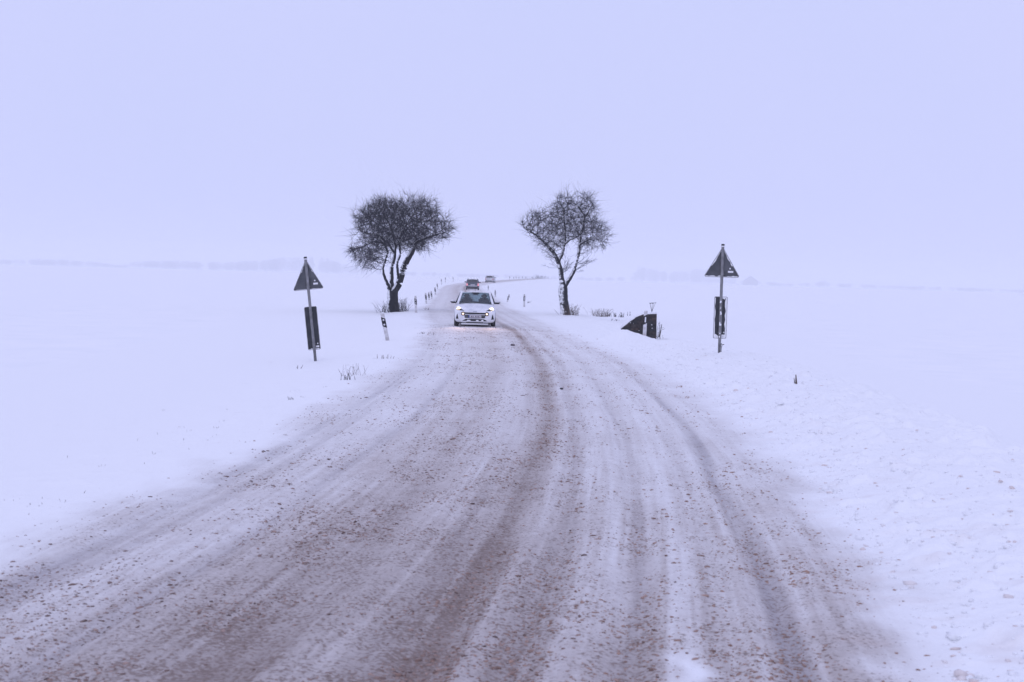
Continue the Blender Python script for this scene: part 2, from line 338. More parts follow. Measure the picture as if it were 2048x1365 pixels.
size = size * np.interp(cy_, [6, 20, 60], [1.0, 1.25, 1.7])
hue = rg.random((n, 1)); warm = np.clip((cu / 3 + 0.2)[:, None] + rg.normal(0, 0.3, (n, 1)), 0, 1)
hue = hue ** 0.7; ccol = (np.array([0.10, 0.072, 0.066]) * (1 - hue) + np.array([0.42, 0.31, 0.27]) * hue); ccol = ccol * (1 - warm * 0.35) + np.array([0.45, 0.27, 0.19]) * warm * 0.35
lumps('slush_crumbs', np.stack([cu + road_c(cy_), cy_, zc + size * 0.02], -1), size, ccol, M_clod, 'brown crumbs of dirty slush strewn over the road', 6)
# white and pale tan lumps thrown on the right verge
NV = 3000
vy_ = 6.5 + 40 * rg.random(NV) ** 1.6; vu = 3.2 + np.abs(rg.normal(0, 1.25, NV)); vu = np.clip(vu, 3.2, 7.2)
zv, _ = strip_z(vu, vy_)
sz = rg.lognormal(math.log(0.013), 0.5, NV).clip(0.005, 0.045)
tan = (rg.random((NV, 1)) < np.interp(vy_, [6, 14, 30], [0.35, 0.15, 0.05])[:, None]) * rg.uniform(0.2, 0.8, (NV, 1))
lumps('snow_crumbs', np.stack([vu + road_c(vy_), vy_, zv + sz * 0.15], -1), sz, np.array([0.85, 0.855, 0.87]) * (1 - tan) + np.array([0.66, 0.54, 0.49]) * tan, M_clod, 'white and tan crumbs of snow thrown over the right verge', 8)

# ------------------------------------------------------------------ haze
bm = bmesh.new(); bmesh.ops.create_cube(bm, size=1.0)
for v in bm.verts: v.co = Vector((v.co.x * 15000, v.co.y * 15000, 48.0 if v.co.z > 0 else -7.0))
M_haze = bpy.data.materials.new('haze'); M_haze.use_nodes = True
hn = M_haze.node_tree; hn.nodes.clear(); ho = hn.nodes.new('ShaderNodeOutputMaterial'); hv = hn.nodes.new('ShaderNodeVolumePrincipled')
hv.inputs['Color'].default_value = (0.97, 0.98, 1.0, 1); hv.inputs['Density'].default_value = 0.0006; hv.inputs['Anisotropy'].default_value = 0.0
hn.links.new(hv.outputs[0], ho.inputs['Volume'])
tag(mesh_bm('haze', bm, M_haze), 'thin pale winter haze over the fields', kind='stuff')

# ------------------------------------------------------------------ far woods behind the crest of the fields
def horizon_y(px): return 552 + 0.0278 * (px - 1024)
M_wood = mat('far_wood', (0.04, 0.04, 0.042), 0.95)
tops = [(-300, 508), (-80, 515), (0, 519), (100, 519), (180, 522), (226, 531), (245, 531), (262, 523), (330, 521), (450, 525), (540, 518), (560, 513), (640, 514), (690, 530), (800, 542), (900, 546), (1000, 549), (1180, 555),
        (1262, 552), (1272, 533), (1300, 537), (1330, 544), (1400, 537), (1445, 541), (1475, 560), (1560, 566), (1632, 565), (1642, 559), (1655, 566), (1800, 572), (2048, 579), (2400, 586)]
def wood_strip(name, px0, px1, depth, n, label, seed, wid):
    rg = np.random.default_rng(seed); V = []
    px = np.sort(rg.uniform(px0, px1, n))
    for p in px:
        Yd = depth * rg.uniform(0.94, 1.06)
        top = CAM_H + (horizon_y(p) - np.interp(p, [t[0] for t in tops], [t[1] for t in tops]) + rg.normal(0, 0.8) - 0.5) * Yd / FPX
        bx = (p - 1024) / FPX * Yd; gz = float(ground(bx, Yd)); top = max(top, gz + 4)
        h = top - gz; k = 190
        q = rg.normal(0, 1, (k, 3)); q /= np.linalg.norm(q, axis=1)[:, None]; q *= rg.random((k, 1)) ** 0.45
        c = np.array([bx, Yd, gz + h * 0.52]) + q * np.array([wid, wid, h * 0.48])
        a = rg.normal(0, 1, (k, 3)) * (0.06 * h + 0.8); b = rg.normal(0, 1, (k, 3)) * (0.03 * h + 0.5)
        tri = np.stack([c - a * 0.5, c + a * 0.5, c + b], 1); tri[..., 2] = np.minimum(tri[..., 2], top); V.append(tri.reshape(-1, 3))
        V.append(np.array([[bx - 0.35, Yd, gz - 1], [bx + 0.35, Yd, gz - 1], [bx, Yd, top - 0.3 * h]]))
    V = np.concatenate(V); F = np.arange(len(V)).reshape(-1, 3)
    return tag(mesh_np(name, V, F, M_wood), label, kind='stuff')
wood_strip('distant_woods', -300, 700, 4000, 260, 'faint grey line of woods in haze behind the left field', 1, 9)
wood_strip('distant_woods', 700, 1255, 4000, 90, 'barely visible low woods in haze behind the two roadside trees', 2, 8)
wood_strip('distant_woods', 1262, 1470, 4500, 80, 'faint grey clump of tall woods in haze left of the right sign', 3, 9)
wood_strip('distant_woods', 1475, 2400, 4000, 120, 'very faint low line of woods behind the right field', 4, 9)
# farm building in the haze
barn = thing('farm_building', 'faint gabled building in haze just right of the right triangular sign', 'building')
Yb = 3400.0; bx = (1497 - 1024) / FPX * Yb; gz = float(ground(bx, Yb)); topz = CAM_H + (horizon_y(1497) - 553) * Yb / FPX
barn.location = (bx, Yb, gz)
hw = 16; he = max(3.5, (topz - gz) * 0.52); hr = topz - gz
mesh_np('wall', [(-hw, -6, -1), (hw, -6, -1), (hw, 6, -1), (-hw, 6, -1), (-hw, -6, he), (hw, -6, he), (hw, 6, he), (-hw, 6, he), (0, -6, hr - .4), (0, 6, hr - .4)],
        [(0, 1, 5, 8, 4), (2, 3, 7, 9, 6), (0, 4, 7, 3), (1, 2, 6, 5)], mat('barn_wall', (0.12, 0.11, 0.11)), barn)
mesh_np('roof', [(-hw - 1, -7, he - .6), (0, -7, hr), (hw + 1, -7, he - .6), (-hw - 1, 7, he - .6), (0, 7, hr), (hw + 1, 7, he - .6), (-hw - 1, -7, he - .2), (0, -7, hr + .4), (hw + 1, -7, he - .2), (-hw - 1, 7, he - .2), (0, 7, hr + .4), (hw + 1, 7, he - .2)],
        [(0, 1, 4, 3), (1, 2, 5, 4), (6, 7, 10, 9), (7, 8, 11, 10), (0, 1, 7, 6), (1, 2, 8, 7), (3, 4, 10, 9), (4, 5, 11, 10), (0, 3, 9, 6), (2, 5, 11, 8)], mat('barn_roof', (0.06, 0.05, 0.05)), barn)

# ------------------------------------------------------------------ bare trees (space colonisation inside the crown outline)
def unroll(dx, dy): return dx * cr + dy * sr, -dx * sr + dy * cr
def in_poly(pts, poly):
    x, y = pts[:, 0], pts[:, 1]; r = np.zeros(len(pts), bool); n = len(poly)
    for i in range(n):
        x1, y1 = poly[i]; x2, y2 = poly[(i + 1) % n]
        c = ((y1 > y) != (y2 > y)) & (x < (x2 - x1) * (y - y1) / (y2 - y1 + 1e-12) + x1); r ^= c
    return r
def tube_mesh(p0, p1, r0, r1, d0, d1, sides):
    ang = np.arange(sides) / sides * 2 * math.pi
    def ring(p, dr, r):
        dr = dr / (np.linalg.norm(dr, axis=1)[:, None] + 1e-9)
        ref = np.where(np.abs(dr[:, 2:3]) < 0.95, np.array([[0, 0, 1.0]]), np.array([[1.0, 0, 0]]))
        a = np.cross(dr, ref); a /= np.linalg.norm(a, axis=1)[:, None] + 1e-9; b = np.cross(dr, a)
        return p[:, None] + r[:, None, None] * (a[:, None] * np.cos(ang)[None, :, None] + b[:, None] * np.sin(ang)[None, :, None])
    V = np.concatenate([ring(p0, d0, r0), ring(p1, d1, r1)], 1); n = len(p0); k = np.arange(sides); k2 = (k + 1) % sides
    f = np.stack([k, k + sides, k2 + sides, k2], -1)
    F = (f[None] + (np.arange(n) * 2 * sides)[:, None, None]).reshape(-1, 4)
    return V.reshape(-1, 3), F
def join_vf(parts):
    V, F, o = [], [], 0
    for v, f in parts: V.append(v); F.append(f + o); o += len(v)
    return np.concatenate(V), np.concatenate(F)

def grow_tree(base_px, Yd, outline, stems, n_attr, ydep, seed, label, twig_k, twig_len, extra_twigs=(), droop=None, bark=None, dens=None):
    rg = np.random.default_rng(seed); S = Yd / FPX
    bw = at(base_px[0], base_px[1], Yd); gz = float(ground(bw.x, bw.y)); bw.z = gz - 0.05
    def loc(p):
        dx, dy = unroll(p[0] - base_px[0], p[1] - base_px[1]); return np.array([dx * S, -dy * S])
    poly = np.array([loc(p) for p in outline])
    lo, hi = poly.min(0), poly.max(0); cxm = (lo + hi) / 2
    A = []
    while sum(len(a) for a in A) < n_attr:
        q = rg.uniform(lo, hi, (4000, 2)); q = q[in_poly(q, poly)]
        e = ((q - cxm) / ((hi - lo) / 2)); dep = ydep * np.sqrt(np.clip(1.1 - (e ** 2).sum(1) * 0.75, 0.08, 1))
        q3 = np.stack([q[:, 0], rg.uniform(-1, 1, len(q)) * dep, q[:, 1]], -1)
        lumpy = vnoise(q3[:, 0] / .55 + q3[:, 1] * .6, q3[:, 2] / .55 - q3[:, 1] * .5, seed) + 0.45 * (1 - np.sqrt(np.minimum(1, (e ** 2).sum(1)))) - rg.random(len(q)) * 0.55
        if dens is not None: lumpy = lumpy - dens(q3)
        thq = np.arctan2(e[:, 1], e[:, 0]); fq = 0.77 + 0.40 * vnoise(thq * 3.0 + 9, q3[:, 1] * 0.9, seed + 3); fq = np.minimum(fq, 1.06)
        cc_ = np.array([cxm[0], 0, cxm[1]]); q3 = cc_ + (q3 - cc_) * fq[:, None] + rg.normal(0, 0.10, q3.shape)
        A.append(q3[lumpy > 0.26])
    A = np.concatenate(A)[:n_attr]
    nodes, parent, rmin = [], [], []
    step = 0.095
    for st in stems:                       # (start index or None, [(px,py,y,r)...])
        pts = [np.array([*loc((p[0], p[1])), 0]) for p in st['pts']]
        pts = [np.array([q[0], p[2], q[1]]) for q, p in zip(pts, st['pts'])]; rads = [p[3] for p in st['pts']]
        if st.get('from') is None: nodes.append(pts[0]); parent.append(-1); rmin.append(rads[0]); last = len(nodes) - 1
        else:
            tgt = pts[0]; last = int(np.argmin([np.linalg.norm(nn - tgt) for nn in nodes])); 
        for a in range(len(pts) - 1):
            p0 = pts[a] if a else nodes[last]
            nn = max(1, int(np.linalg.norm(pts[a + 1] - p0) / step))
            for t in range(1, nn + 1):
                f = t / nn; q = p0 + (pts[a + 1] - p0) * f + rg.normal(0, 0.006, 3)
                nodes.append(q); parent.append(last); rmin.append(rads[a] + (rads[a + 1] - rads[a]) * f); last = len(nodes) - 1
    n_stem = len(nodes); nodes = list(nodes)
    N = np.array(nodes); near_d = np.full(len(A), 1e9); near_i = np.zeros(len(A), int)
    def upd(i0):
        for c in range(i0, len(N), 400):
            D = np.linalg.norm(A[:, None] - N[None, c:c + 400], axis=2); m = D.argmin(1); dm = D[np.arange(len(A)), m]
            b = dm < near_d; near_d[b] = dm[b]; near_i[b] = m[b] + c
    upd(0); alive = np.ones(len(A), bool)
    for it in range(130):
        act = alive & (near_d < 1.6)
        if act.sum() < 5: break
        v = A[act] - N[near_i[act]]; v /= np.linalg.norm(v, axis=1)[:, None] + 1e-9
        acc = np.zeros_like(N); np.add.at(acc, near_i[act], v); src = np.unique(near_i[act])
        dr = acc[src]; dr /= np.linalg.norm(dr, axis=1)[:, None] + 1e-9
        dr += rg.normal(0, 0.28, dr.shape); dr /= np.linalg.norm(dr, axis=1)[:, None] + 1e-9
        new = N[src] + dr * step
        i0 = len(N); N = np.concatenate([N, new]); parent += list(src)
        upd(i0)
        alive &= near_d > 0.155
    parent = np.array(parent); n = len(N)
    tip = 0.0065; r = np.zeros(n); kids = np.zeros(n, int); np.add.at(kids, parent[parent >= 0], 1)
    acc = np.zeros(n); order = np.arange(n)[::-1]
    for i in order:
        rp = acc[i] ** (1 / 2.25) if acc[i] > 0 else tip
        r[i] = max(tip, rp)
        if parent[i] >= 0: acc[parent[i]] += r[i] ** 2.25
    r = np.minimum(r, 0.09); r[:n_stem] = np.maximum(r[:n_stem] * 0.4, np.array(rmin))
    D = np.zeros((n, 3)); hp = parent >= 0; D[hp] = N[hp] - N[parent[hp]]; D[~hp] = (0, 0, 1); D /= np.linalg.norm(D, axis=1)[:, None] + 1e-9
    root = thing('bare_tree', label, 'tree', loc=bw)
    e = np.where(hp)[0]
    def tubes(sel, sides): 
        pa = parent[sel]; rp = np.minimum(r[pa], r[sel] * 1.35); dp = D[pa]; dp = np.where((dp * D[sel]).sum(1)[:, None] > 0.75, dp, D[sel])
        return tube_mesh(N[pa], N[sel], rp, r[sel], dp, D[sel], sides)
    thick = e[e < n_stem]; limbs = e[(e >= n_stem) & (r[e] > 0.014)]; thin = e[(e >= n_stem) & (r[e] <= 0.014)]
    v, f = tubes(thick, 9)
    # rough bark: push the surface in and out a little
    v = v + (0.10 * (vnoise(v[:, 0] * 9 + v[:, 1] * 7, v[:, 2] * 3.5, seed)[:, None] - 0.5)) * 0.25 * np.clip(1.6 - v[:, 2:3], 0.25, 1) * np.stack([np.sign(v[:, 0] - v[:, 0].mean()) * 0 + 1, np.ones(len(v)), np.zeros(len(v))], -1) * 0.6
    mesh_np('trunk', v, f, bark, root, True)
    # fine twigs
    ti = np.where((r < 0.0135) & (np.arange(n) >= n_stem))[0]; tipn = kids[ti] == 0; ti = np.concatenate([np.repeat(ti, twig_k), np.repeat(ti[tipn], 2)])
    ctr = np.array([cxm[0], 0, lo[1] + 0.3 * (hi[1] - lo[1])]); outw = N[ti] - ctr; outw /= np.linalg.norm(outw, axis=1)[:, None] + 1e-9
    dirs = D[ti] * 0.75 + outw * 0.30 + rg.normal(0, 0.50, (len(ti), 3)) + np.array([0, 0, 0.18])
    if droop is not None: dirs += droop(N[ti])
    dirs /= np.linalg.norm(dirs, axis=1)[:, None]
    ln = np.clip(rg.lognormal(-0.45, 0.6, len(ti)), 0.2, 2.4) * twig_len
    p0 = N[ti]; pm = p0 + dirs * (ln * 0.5)[:, None]; d2 = dirs + rg.normal(0, 0.38, dirs.shape); d2 /= np.linalg.norm(d2, axis=1)[:, None]; p1 = pm + d2 * (ln * 0.5)[:, None]
    one = np.ones(len(ti))
    tw = [tube_mesh(p0, pm, one * 0.0052, one * 0.0044, dirs, dirs, 3), tube_mesh(pm, p1, one * 0.0044, one * 0.0026, dirs, d2, 3)]
    # long thin suckers from the stems
    for (px, py, yy, ang, L_, k) in extra_twigs:
        q = loc((px, py)); b = np.array([q[0], yy, q[1]])
        for j in range(k):
            a = math.radians(ang + rg.normal(0, 16)); dd = np.array([math.cos(a), rg.normal(0, 0.3), math.sin(a)]); dd /= np.linalg.norm(dd)
            L1 = L_ * rg.uniform(0.5, 1.1); b0 = b + rg.normal(0, 0.08, 3); m = b0 + dd * L1 * 0.5; d3 = dd + np.array([0, 0, 0.35]); d3 /= np.linalg.norm(d3); t = m + d3 * L1 * 0.5
            tw.append(tube_mesh(np.array([b0, m]), np.array([m, t]), np.array([0.009, 0.007]), np.array([0.007, 0.003]), np.array([dd, dd]), np.array([dd, d3]), 3))
            for s in range(4):
                g0 = b0 + (t - b0) * rg.uniform(0.3, 1); g1 = g0 + rg.normal(0, 0.16, 3) + dd * 0.12
                tw.append(tube_mesh(g0[None], g1[None], np.array([0.006]), np.array([0.003]), (g1 - g0)[None], (g1 - g0)[None], 3))
    lv, lf = tubes(limbs, 6); cv, cf = join_vf([(lv, lf), tubes(thin, 4)] + tw)
    co = mesh_np('crown', cv, cf, [M_limb, M_twig], root, True)
    mi = np.ones(len(cf), np.int32); mi[:len(lf)] = 0; co.data.polygons.foreach_set('material_index', mi); co['kind'] = 'stuff'
    return root

outl_L = [(735, 535), (718, 520), (706, 500), (703, 475), (706, 450), (712, 430), (722, 412), (745, 398), (768, 391), (790, 394), (805, 400), (826, 392), (850, 394), (872, 408), (888, 425), (897, 442), (904, 458), (892, 470), (886, 482),
          (862, 474), (855, 496), (845, 505), (830, 490), (818, 490), (805, 495), (790, 490), (775, 492), (760, 500), (752, 520)]
stems_L = [dict(pts=[(787, 628, 0, .37), (786, 612, 0, .325), (785, 590, 0, .31), (786, 578, 0, .29)]),
           {'from': 1, 'pts': [(791, 588, 0, .21), (798, 565, -.1, .20), (804, 545, -.1, .20), (811, 525, 0, .175), (824, 503, .1, .135), (831, 484, .2, .10), (850, 474, .3, .065), (872, 466, .4, .045), (890, 462, .4, .025)]},
           {'from': 1, 'pts': [(784, 585, .05, .16), (783, 560, .1, .115), (783, 535, .15, .11), (789, 512, .2, .095), (790, 490, .3, .075), (785, 465, .4, .06), (775, 440, .5, .04)]},
           {'from': 1, 'pts': [(780, 588, -.05, .15), (775, 564, -.1, .085), (767, 543, -.12, .07), (766, 535, -.12, .065), (771, 520, -.15, .065), (777, 502, -.2, .065), (770, 486, -.3, .055), (752, 480, -.4, .045), (730, 490, -.5, .03)]},
           {'from': 1, 'pts': [(799, 562, -.1, .09), (797, 545, -.3, .075), (796, 525, -.5, .07), (803, 505, -.6, .065), (800, 480, -.8, .06), (810, 455, -1.0, .05), (828, 430, -1.2, .035)]},
           {'from': 1, 'pts': [(789, 505, .2, .06), (778, 485, -.3, .055), (760, 470, -.7, .05), (740, 466, -1.0, .035), (725, 460, -1.1, .025)]},
           {'from': 1, 'pts': [(790, 492, .3, .06), (800, 470, .8, .05), (815, 450, 1.3, .04), (835, 440, 1.6, .03)]}]
grow_tree((788, 623), 84.0, outl_L, stems_L, 5200, 2.5, 11, 'broad dense bare tree with snow-dusted forked trunk left of the road', 3, 0.42, bark=M_trunk, dens=lambda p: np.clip((p[:, 0] - 1.2) * 0.16, 0, .3),
          droop=lambda p: np.stack([np.where(p[:, 0] < -1.2, -0.05, 0), p[:, 1] * 0, np.where((p[:, 0] < -1.2) & (p[:, 2] < 4.0), -0.75, 0.0)], -1))
outl_R = [(1092, 505), (1078, 488), (1062, 472), (1048, 466), (1040, 455), (1044, 438), (1058, 425), (1075, 428), (1095, 432), (1108, 420), (1112, 400), (1120, 390), (1140, 396), (1160, 388), (1178, 396), (1188, 410), (1192, 425), (1200, 440),
          (1212, 458), (1220, 478), (1216, 498), (1208, 508), (1196, 500), (1180, 498), (1168, 500), (1160, 490), (1148, 480), (1136, 476), (1130, 490), (1118, 496), (1108, 515)]
stems_R = [dict(pts=[(1131, 636, 0, 0.317), (1130, 620, 0, 0.264), (1127, 600, 0, 0.244), (1126, 582, 0, 0.264), (1126, 575, 0, 0.251)]),
           {'from': 1, 'pts': [(1124, 574, 0, 0.185), (1123, 558, 0, 0.145), (1121, 540, -.1, 0.132), (1115, 522, -.1, 0.112), (1108, 508, -.15, 0.092), (1096, 494, -.2, 0.073), (1080, 478, -.3, 0.053), (1062, 466, -.4, 0.040), (1046, 456, -.4, 0.024)]},
           {'from': 1, 'pts': [(1117, 526, -.1, 0.092), (1125, 508, .1, 0.086), (1130, 486, .2, 0.079), (1130, 462, .3, 0.066), (1128, 440, .4, 0.053), (1126, 418, .4, 0.037), (1118, 400, .4, 0.024)]},
           {'from': 1, 'pts': [(1133, 578, 0, 0.145), (1140, 558, .05, 0.112), (1150, 538, .1, 0.099), (1156, 518, .1, 0.092), (1158, 498, .1, 0.086), (1160, 476, .1, 0.079), (1166, 454, .0, 0.066), (1168, 432, -.1, 0.053), (1155, 415, -.2, 0.040), (1140, 402, -.2, 0.026)]},
           {'from': 1, 'pts': [(1130, 488, .2, 0.066), (1140, 480, 0, 0.059), (1152, 476, -.2, 0.053), (1164, 466, -.5, 0.040)]},
           {'from': 1, 'pts': [(1159, 492, .1, 0.066), (1172, 482, -.2, 0.059), (1186, 477, -.5, 0.046), (1200, 484, -.6, 0.033), (1210, 498, -.7, 0.020)]},
           {'from': 1, 'pts': [(1166, 440, 0, 0.053), (1176, 424, .3, 0.040), (1186, 410, .5, 0.024)]}]
grow_tree((1131, 633), 83.0, outl_R, stems_R, 2600, 2.1, 12, 'slimmer bare tree with knobbly forked trunk right of the road', 2, 0.42, bark=M_trunk_frost,
          extra_twigs=[(1154, 530, .1, 15, 1.3, 7), (1148, 545, .1, 25, 1.2, 5), (1122, 545, 0, 30, .9, 6), (1112, 520, -.1, 165, .9, 6), (1126, 545, 0, 60, .9, 6), (1156, 510, 0, 30, .9, 5), (1118, 535, 0, 150, .9, 4)],
          droop=lambda p: np.stack([p[:, 0] * 0, p[:, 1] * 0, np.where((p[:, 0] > 1.0) & (p[:, 2] < 4.4), -0.7, 0.15)], -1))

# ------------------------------------------------------------------ weeds, tufts and twigs
def stalks(name, base, spec, label, cat, material=M_weed, seed=0, kind=None):
    """spec: list of (dx, dy, height, lean_x, lean_y, radius, n_side) in metres"""
    rg = np.random.default_rng(seed); parts = []
    for (dx, dy, h, lx, ly, r, k) in spec:
        b = np.array([dx, dy, -0.06 + float(ground(base[0] + dx, base[1] + dy) - base[2])]); t = b + np.array([lx, ly, h + 0.06]); m = (b + t) / 2 + rg.normal(0, 0.04 * h, 3) * (1, 1, 0.2)
        p0 = np.array([b, m]); p1 = np.array([m, t]); dd = p1 - p0
        parts.append(tube_mesh(p0, p1, np.array([r, r * .8]), np.array([r * .8, r * .45]), dd, dd, 4))
        if not kind:
            q0 = np.array([[0, 0, -0.30]]); parts.append(tube_mesh(q0, b[None], np.array([r * 2]), np.array([r]), b[None] - q0, b[None] - q0, 4))
        for s in range(k):
            f = rg.uniform(0.35, 1.0); g0 = b + (t - b) * f; g1 = g0 + np.array([rg.normal(0, .22), rg.normal(0, .22), rg.uniform(.02, .30)]) * h * 0.6
            parts.append(tube_mesh(g0[None], g1[None], np.array([r * .6]), np.array([r * .35]), (g1 - g0)[None], (g1 - g0)[None], 3))
    o = mesh_np(name, *join_vf(parts), material, None, True); o.location = base
    return tag(o, label, cat if not kind else None, kind=kind)
def tuft(name, px, py, wid, h, n, label, cat, material=M_weed, seed=0, r=0.006, k=2, Yd=None, spread=0.35):
    b = on_ground(px, py) if Yd is None else at(px, py, Yd)
    if Yd is not None: b.z = float(ground(b.x, b.y))
    rg = np.random.default_rng(seed)
    return stalks(name, b, [(rg.normal(0, wid * .4), rg.normal(0, wid * .3), h * rg.uniform(.35, 1.1), rg.normal(0, spread * h), rg.normal(0, spread * h), r * rg.uniform(.7, 1.3), k) for _ in range(n)], label, cat, material, seed + 100)
tuft('shrub', 806, 619, .55, .75, 60, 'thin leafless shrub at the right foot of the left tree', 'shrub', M_weed_dark, 1, .008, 3, 83.4)
tuft('shrub', 770, 624, .55, .65, 36, 'sparse leafless shrub at the left foot of the left tree', 'shrub', M_weed_dark, 2, .007, 2, 83.2)
tuft('shrub', 1141, 632, .5, .6, 55, 'thin brown shrub at the foot of the right tree', 'shrub', M_weed, 3, .008, 3, 82.4)
tuft('grass_tuft', 1202, 634, .75, .50, 90, 'pale brown grass tuft between the right tree and the stone wall', 'grass', M_weed, 4, .006, 2, None, .55)
b = on_ground(1236, 634)
for j, (px, py, lab) in enumerate([(1217, 633, 'dark dead weed cluster next to the pale grass tuft'), (1229, 634, 'dark dead weed cluster in the middle of the row left of the stone wall'), (1243, 635, 'dark thistle cluster in the row nearest the stone wall'), (1256, 632, 'thin dark weed at the wall end of the weed row')]):
    tuft('dead_weed', px, py, (.25, .22, .28, .15)[j], (.26, .25, .30, .28)[j], (16, 14, 14, 5)[j], lab, 'weed', M_weed_dark, 10 + j, .012, 1, None, .18)
tuft('dead_weed', 1231, 642, .4, .14, 9, 'low dark weed stubs below the weed row left of the wall', 'weed', M_weed_dark, 15, .012, 0)
# umbel plant behind the wall
def umbel(px, py, top, Yd, label, seed, n=5, sprd=.12):
    b = at(px, py, Yd); b.z = float(ground(b.x, b.y)); t = at(top[0], top[1], Yd) - b; h = t.z
    rg = np.random.default_rng(seed); P0 = []; P1 = []; R0 = []
    P0.append((0, 0, -.05)); P1.append((t.x * .7, 0, h * .72)); R0.append(.008)
    c = np.array([t.x * .7, 0, h * .72])
    for j in range(n):
        e = c + np.array([(j / (n - 1) - .5) * 2 * sprd + rg.normal(0, .01), rg.normal(0, .05), h * .26 + rg.normal(0, .015)]); P0.append(c); P1.append(e); R0.append(.005)
        for s in range(4): P0.append(e); P1.append(e + np.array([rg.normal(0, .03), rg.normal(0, .03), .015])); R0.append(.008)
    P0 = np.array(P0); P1 = np.array(P1); R0 = np.array(R0)
    o = mesh_np('umbel_plant', *tube_mesh(P0, P1, R0, R0 * .8, P1 - P0, P1 - P0, 4), M_weed_dark, None, True); o.location = b
    return tag(o, label, 'weed')
umbel(1305, 672, (1303, 606), 56.2, 'dry umbel plant rising above the top of the stone wall', 3)
tuft('dead_weed', 1317.5, 676, .10, .55, 6, 'tall dark weed against the right end of the stone wall', 'weed', M_weed_dark, 21, .009, 2, None, .10)
tuft('dead_weed', 1321, 679, .12, .28, 5, 'small brown weed on snow right of the stone wall', 'weed', M_weed, 22, .008, 2)
umbel(1442, 716, (1443, 690), 36.9, 'thin dry stalk standing at the foot of the right sign', 5, 3, .03)
# stick on the right bank
b = on_ground(1594, 771); s = b.y / FPX
stalks('broken_stick', b, [(0, 0, 21 * s, -3 * s, 0, .019, 0), (-.01, 0, 15 * s, -5.5 * s, 0, .010, 0)], 'short broken stick poking from the right snow bank', 'stick', M_weed, 31)
tuft('dead_weed', 1603, 774, .05, .09, 3, 'tiny weed tip beside the broken stick', 'weed', M_weed, 32, .004, 0)
# left verge weeds
tuft('dead_weed', 706, 752, .42, .24, 17, 'wide patch of dry weed stalks on the left verge beyond the left sign', 'weed', M_weed, 41, .0034, 1, None, .32)
tuft('dead_weed', 692, 761, .22, .15, 9, 'dark weed stubs nearest the road on the left verge', 'weed', M_weed_dark, 42, .007, 0, None, .25)
tuft('dead_weed', 598, 738, .10, .13, 3, 'single bent weed in snow at left of the left sign foot', 'weed', M_weed, 43, .006, 1, None, .5)
tuft('dead_weed', 771, 718, .30, .10, 8, 'small weed patch on the left verge below the leaning post', 'weed', M_weed, 44, .007, 0, None, .3)
tuft('dead_weed', 582, 801, .07, .06, 5, 'little dark weed tip on the left verge halfway to the camera', 'weed', M_weed_dark, 45, .007, 0, None, .4)
tuft('dead_weed', 848, 668, .5, .07, 12, 'low line of weed tips on left verge in front of the white car', 'weed', M_weed, 46, .009, 0, None, .6)
tuft('dead_weed', 856, 620, .3, .16, 6, 'small weed on the left verge behind the second post', 'weed', M_weed, 47, .010, 0, None, .6)
tuft('dead_weed', 1056, 607, .3, .22, 6, 'small dark weed beside the nearest post beyond the right tree', 'weed', M_weed_dark, 48, .012, 0, None, .6)
tuft('bush', 1080, 557, 8, 5.2, 90, 'hazy grey bush far off at the end of the road', 'bush', M_weed_dark, 49, .11, 3, 1100.0, .4)
# loose stubble tips scattered in the left snow
rg = np.random.default_rng(9); spec = []
for k in range(48):
    px = rg.uniform(-20, 760); e = np.interp(px, [0, 200, 400, 560, 700, 790], [1060, 990, 905, 835, 755, 705]); py = e - abs(rg.normal(0, 55)) - 4
    if py < 690: continue
    g = on_ground(px, py)
    for s in range(rg.integers(1, 4)): spec.append((g.x + rg.normal(0, .03), g.y + rg.normal(0, .03), rg.uniform(.01, .035), rg.normal(0, .02), rg.normal(0, .02), rg.uniform(.002, .0035), 0))
stalks('dry_grass', Vector((0, 0, 0)), spec, 'sparse tips of dry grass poking through the left snow', None, M_weed, 50, 'stuff')

# ------------------------------------------------------------------ road signs seen from behind
M_galv = noisy(mat('galvanised_pole', (0.22, 0.22, 0.23), 0.5, Metallic=0.3), 6, (0.15, 0.15, 0.155), (0.27, 0.27, 0.28), bump=0.1)
M_plate = noisy(mat('sign_back_grey', (0.06, 0.065, 0.07), 0.55), 4, (0.066, 0.070, 0.078), (0.105, 0.110, 0.120))
M_board = noisy(mat('board_back_dark', (0.035, 0.038, 0.045), 0.55), 4, (0.028, 0.032, 0.038), (0.055, 0.058, 0.066))
M_rim = noisy(mat('pale_rim', (0.35, 0.35, 0.36), 0.5), 12, (0.22, 0.22, 0.23), (0.42, 0.42, 0.43))
M_capblack = mat('black_cap', (0.015, 0.015, 0.017), 0.5)
M_white = mat('white_sticker', (0.75, 0.75, 0.76), 0.5)
M_ice = noisy(mat('stuck_snow', (0.82, 0.83, 0.86), 0.85), 14, (0.78, 0.79, 0.82), (0.88, 0.88, 0.89), bump=0.3)

